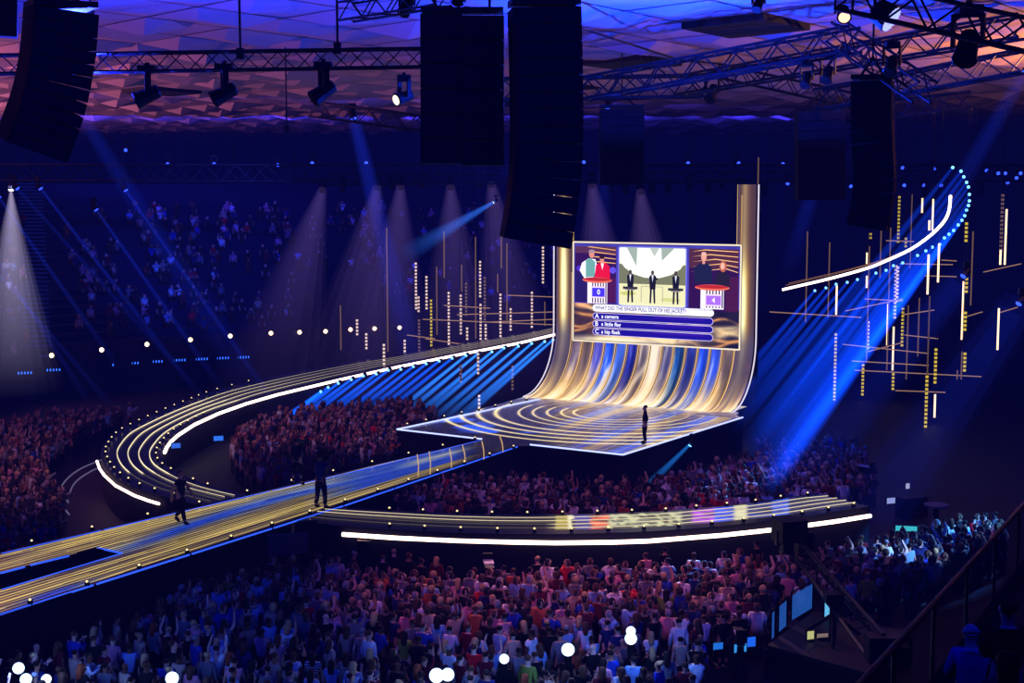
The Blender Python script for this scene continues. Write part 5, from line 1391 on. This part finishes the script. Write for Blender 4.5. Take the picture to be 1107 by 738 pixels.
# round riser with a lit figure beyond the crowd
rp = G(1012, 560, .6); t = thing('round_riser', Vector((rp.x, rp.y, 0)), 'small round platform with a pale rim near the side stand', 'platform')
rp = D(1012, 547, 58)
MB().poly([(rp.x, rp.y, 0), (rp.x, rp.y, rp.z)], .12, 10).build('column', BLACK, t); MB().poly([(rp.x, rp.y, rp.z), (rp.x, rp.y, rp.z + .08)], .5, 20).build('top', matte('rim', (120, 110, 140), .5), t)

# ================================================================ SIDE STAND AT THE NEAR CORNER
def RL(px, py): return G(px, py, 9.0)
a, b = RL(925, 744), RL(1107, 545); e = b - a
b2 = b + e * .35; a2 = a - e * .25
t = thing('balcony_rail', a, 'dark glass balustrade with a rail slanting up along the side stand', 'railing')
MB().tube(a2, b2, .04).build('handrail', TRUSS, t)
gm, gn, go = nt('glass'); tr = gn.nodes.new('ShaderNodeBsdfTransparent'); tr.inputs[0].default_value = (.35, .38, .6, 1); gl = gn.nodes.new('ShaderNodeBsdfGlossy'); gl.inputs['Roughness'].default_value = .25
mxn = gn.nodes.new('ShaderNodeMixShader'); mxn.inputs[0].default_value = .05; gn.links.new(tr.outputs[0], mxn.inputs[1]); gn.links.new(gl.outputs[0], mxn.inputs[2]); gn.links.new(mxn.outputs[0], go.inputs[0])
for i in range(8):
    p, q = a2.lerp(b2, i / 8 + .004), a2.lerp(b2, (i + 1) / 8 - .004); dz = Vector((0, 0, -1.0))
    MB().add([p, q, q + dz, p + dz], [(0, 1, 2, 3)]).build('glass_panel', gm, t)
    MB().tube(p, p + dz * 1.05, .025).build('post', TRUSS, t)
nrm = Vector((e.y, -e.x, 0)).normalized()
ss = MB()
for k in range(7):
    o0 = a2 + nrm * (.05 + .85 * k) ; o1 = b2 + nrm * (.05 + .85 * k); z0 = 8.0 + .38 * k - .3
    o0 = Vector((o0.x, o0.y, z0)); o1 = Vector((o1.x, o1.y, z0)); w = nrm * .85; up = Vector((0, 0, .38)); dn = Vector((0, 0, -3))
    ss.add([o0, o1, o1 + w, o0 + w], [(0, 1, 2, 3)]); ss.add([o0, o1, o1 - up, o0 - up], [(3, 2, 1, 0)])
q0 = a2 + Vector((0, 0, -1)); q1 = b2 + Vector((0, 0, -1)); ss.add([q0, q1, q1 - Vector((0, 0, 1.2)), q0 - Vector((0, 0, 1.2))], [(0, 1, 2, 3)])
struct('floor_side_stand', ss, matte('stand_step', (18, 18, 30), .9))
m = MB()
for k in (1,):
    o0 = a2 + nrm * (.9 * k); o1 = b2 + nrm * (.9 * k); m.tube((o0.x, o0.y, 8.15), (o1.x, o1.y, 8.15), .02)
t2 = tag(m.build('step_nosing', matte('nosing', (120, 110, 150), .5)), 'thin pale edge strip running along a step of the side stand', 'strip')
def seat_person(px, py, z, top, hair, lb, s=1.0):
    h = G(px, py, z + .9); person(Vector((h.x, h.y, z - .75)), face_to(h, (8, 74)), 'crossed', top, hair, 1, s, lb, None, (20, 20, 30))
seat_person(1050, 684, 8.4, 'blue', None, 'bald person in a blue top in the gloom of the side stand')
seat_person(1090, 660, 8.9, 'black', ('short', 'dark'), 'dark figure in black in the side stand behind the bald person')
seat_person(1088, 715, 8.9, 'navy', ('long', 'dark'), 'person in navy with long hair low in the side stand corner')

# ================================================================ LIGHTS
def spot(name, loc, aim, e, c, ang=60, soft=.8, blend=.6):
    l = bpy.data.lights.new(name, 'SPOT'); l.energy = e; l.color = c; l.spot_size = math.radians(ang); l.spot_blend = blend; l.shadow_soft_size = soft
    o = bpy.data.objects.new(name, l); COL.objects.link(o); o.location = loc
    o.rotation_euler = (Vector(aim) - Vector(loc)).to_track_quat('-Z', 'Y').to_euler(); return o
def area(name, loc, aim, e, c, sx, sy):
    l = bpy.data.lights.new(name, 'AREA'); l.energy = e; l.color = c; l.shape = 'RECTANGLE'; l.size = sx; l.size_y = sy
    o = bpy.data.objects.new(name, l); COL.objects.link(o); o.location = loc
    o.rotation_euler = (Vector(aim) - Vector(loc)).to_track_quat('-Z', 'Y').to_euler(); return o
spot('pink_crowd', (-5, 35, 19.4), (1, 45.5, 1), 5200, (1, .26, .42), 44, .15, .9)
spot('pink_crowd', (7, 38, 19.4), (5, 48, 1), 3000, (1, .34, .60), 46, .15, .9)
spot('rim_crowd', (2, 62, 12), (2, 44.5, 1), 13000, (1, .50, .48), 44, .2, .9)
spot('blue_crowd', (-20, 30, 18), (-10.5, 39, 1), 2900, (.03, .09, 1), 44, .2, .9)
spot('blue_crowd', (13, 27, 19), (4.5, 36.5, 1), 4200, (.05, .14, 1), 36, .2, .9)
spot('blue_side', (24, 42, 19), (15, 53, 1), 2000, (.06, .18, 1), 40, .2, .9)
spot('cyan_side', (30, 44, 13), (16.5, 54.5, 1), 60000, (.10, .42, 1), 9, .1, .5)
spot('cyan_side', (26, 40, 13), (13.2, 50.0, 1), 42000, (.25, .5, 1), 8, .1, .5)
spot('cyan_side', (27, 62, 12), (15.5, 52.5, 1), 22000, (.12, .45, 1), 20, .1, .5)
spot('cyan_side', (13, 60, 11), (5.9, 46.8, 1), 42000, (.12, .42, 1), 8, .1, .6)
spot('inner_crowd', (-14, 64, 19.4), (-8.5, 79, 1), 5200, (1, .42, .55), 62, .6, .9)
spot('inner_crowd', (0, 50, 19.4), (4, 60, 1), 3000, (1, .34, .6), 62, .6, .9)
spot('inner_crowd', (12, 52, 19.4), (12, 60, 1), 1300, (.7, .34, .9), 50, .6, .9)
spot('blue_inner', (22, 82, 13), (9.4, 60.5, 1), 110000, (.12, .42, 1), 7, .4, .5)
spot('outer_crowd', (-20, 52, 19.4), (-23.5, 65, 1), 5200, (1, .42, .50), 66, .6, .9)
spot('seat_blue', (-14, 74, 19), (-27, 118, 8), 60000, (.03, .09, 1), 32, .6, 1.0)
spot('seat_blue', (4, 78, 19), (-8, 125, 9), 16000, (.04, .07, 1), 38, .6, 1.0)
spot('seat_white', D(12, 202, 91.5), (-38, 108, 5), 3500, (.6, .65, 1), 26, .4, .8)
area('wall_fill', (-12, 118, 19.6), (-12, 150, 6), 5200, (.07, .06, 1), 70, 3)  # added blue fill lamps for wall, seats and floor in place of haze
area('seating_fill', (-6, 96, 19.4), (-12, 118, 2), 900, (.12, .08, 1), 50, 3)
area('floor_fill', (0, 80, 19.4), (0, 80, 0), 1700, (.06, .06, 1), 80, 80)
area('front_fill', (0, 14, 19.4), (0, 50, 8), 3600, (.0, .015, 1), 50, 8)
spot('speaker_edge', (4, 44, 8), (1, 30, 15), 60, (.05, .15, 1), 40, .3, .8)
# roof light
UP = (0, 0, 100)
def uplight(name, x, y, z, e, c, soft=.15): return spot(name, (x, y, z), (x, y, 30), e, c, 174, soft, .06)
uplight('roof_pink', -38, 66, 15.8, 19000, (1, .32, .46))
uplight('roof_pink', -47, 98, 15.8, 20000, (1, .36, .46))
uplight('roof_blue', 4.5, 44.5, 15.0, 19000, (.01, .06, 1))
uplight('roof_blue', -12, 40, 16.8, 9000, (.03, .05, 1))
uplight('roof_amber', 26, 58, 16.2, 12000, (1, .42, .14), .1)
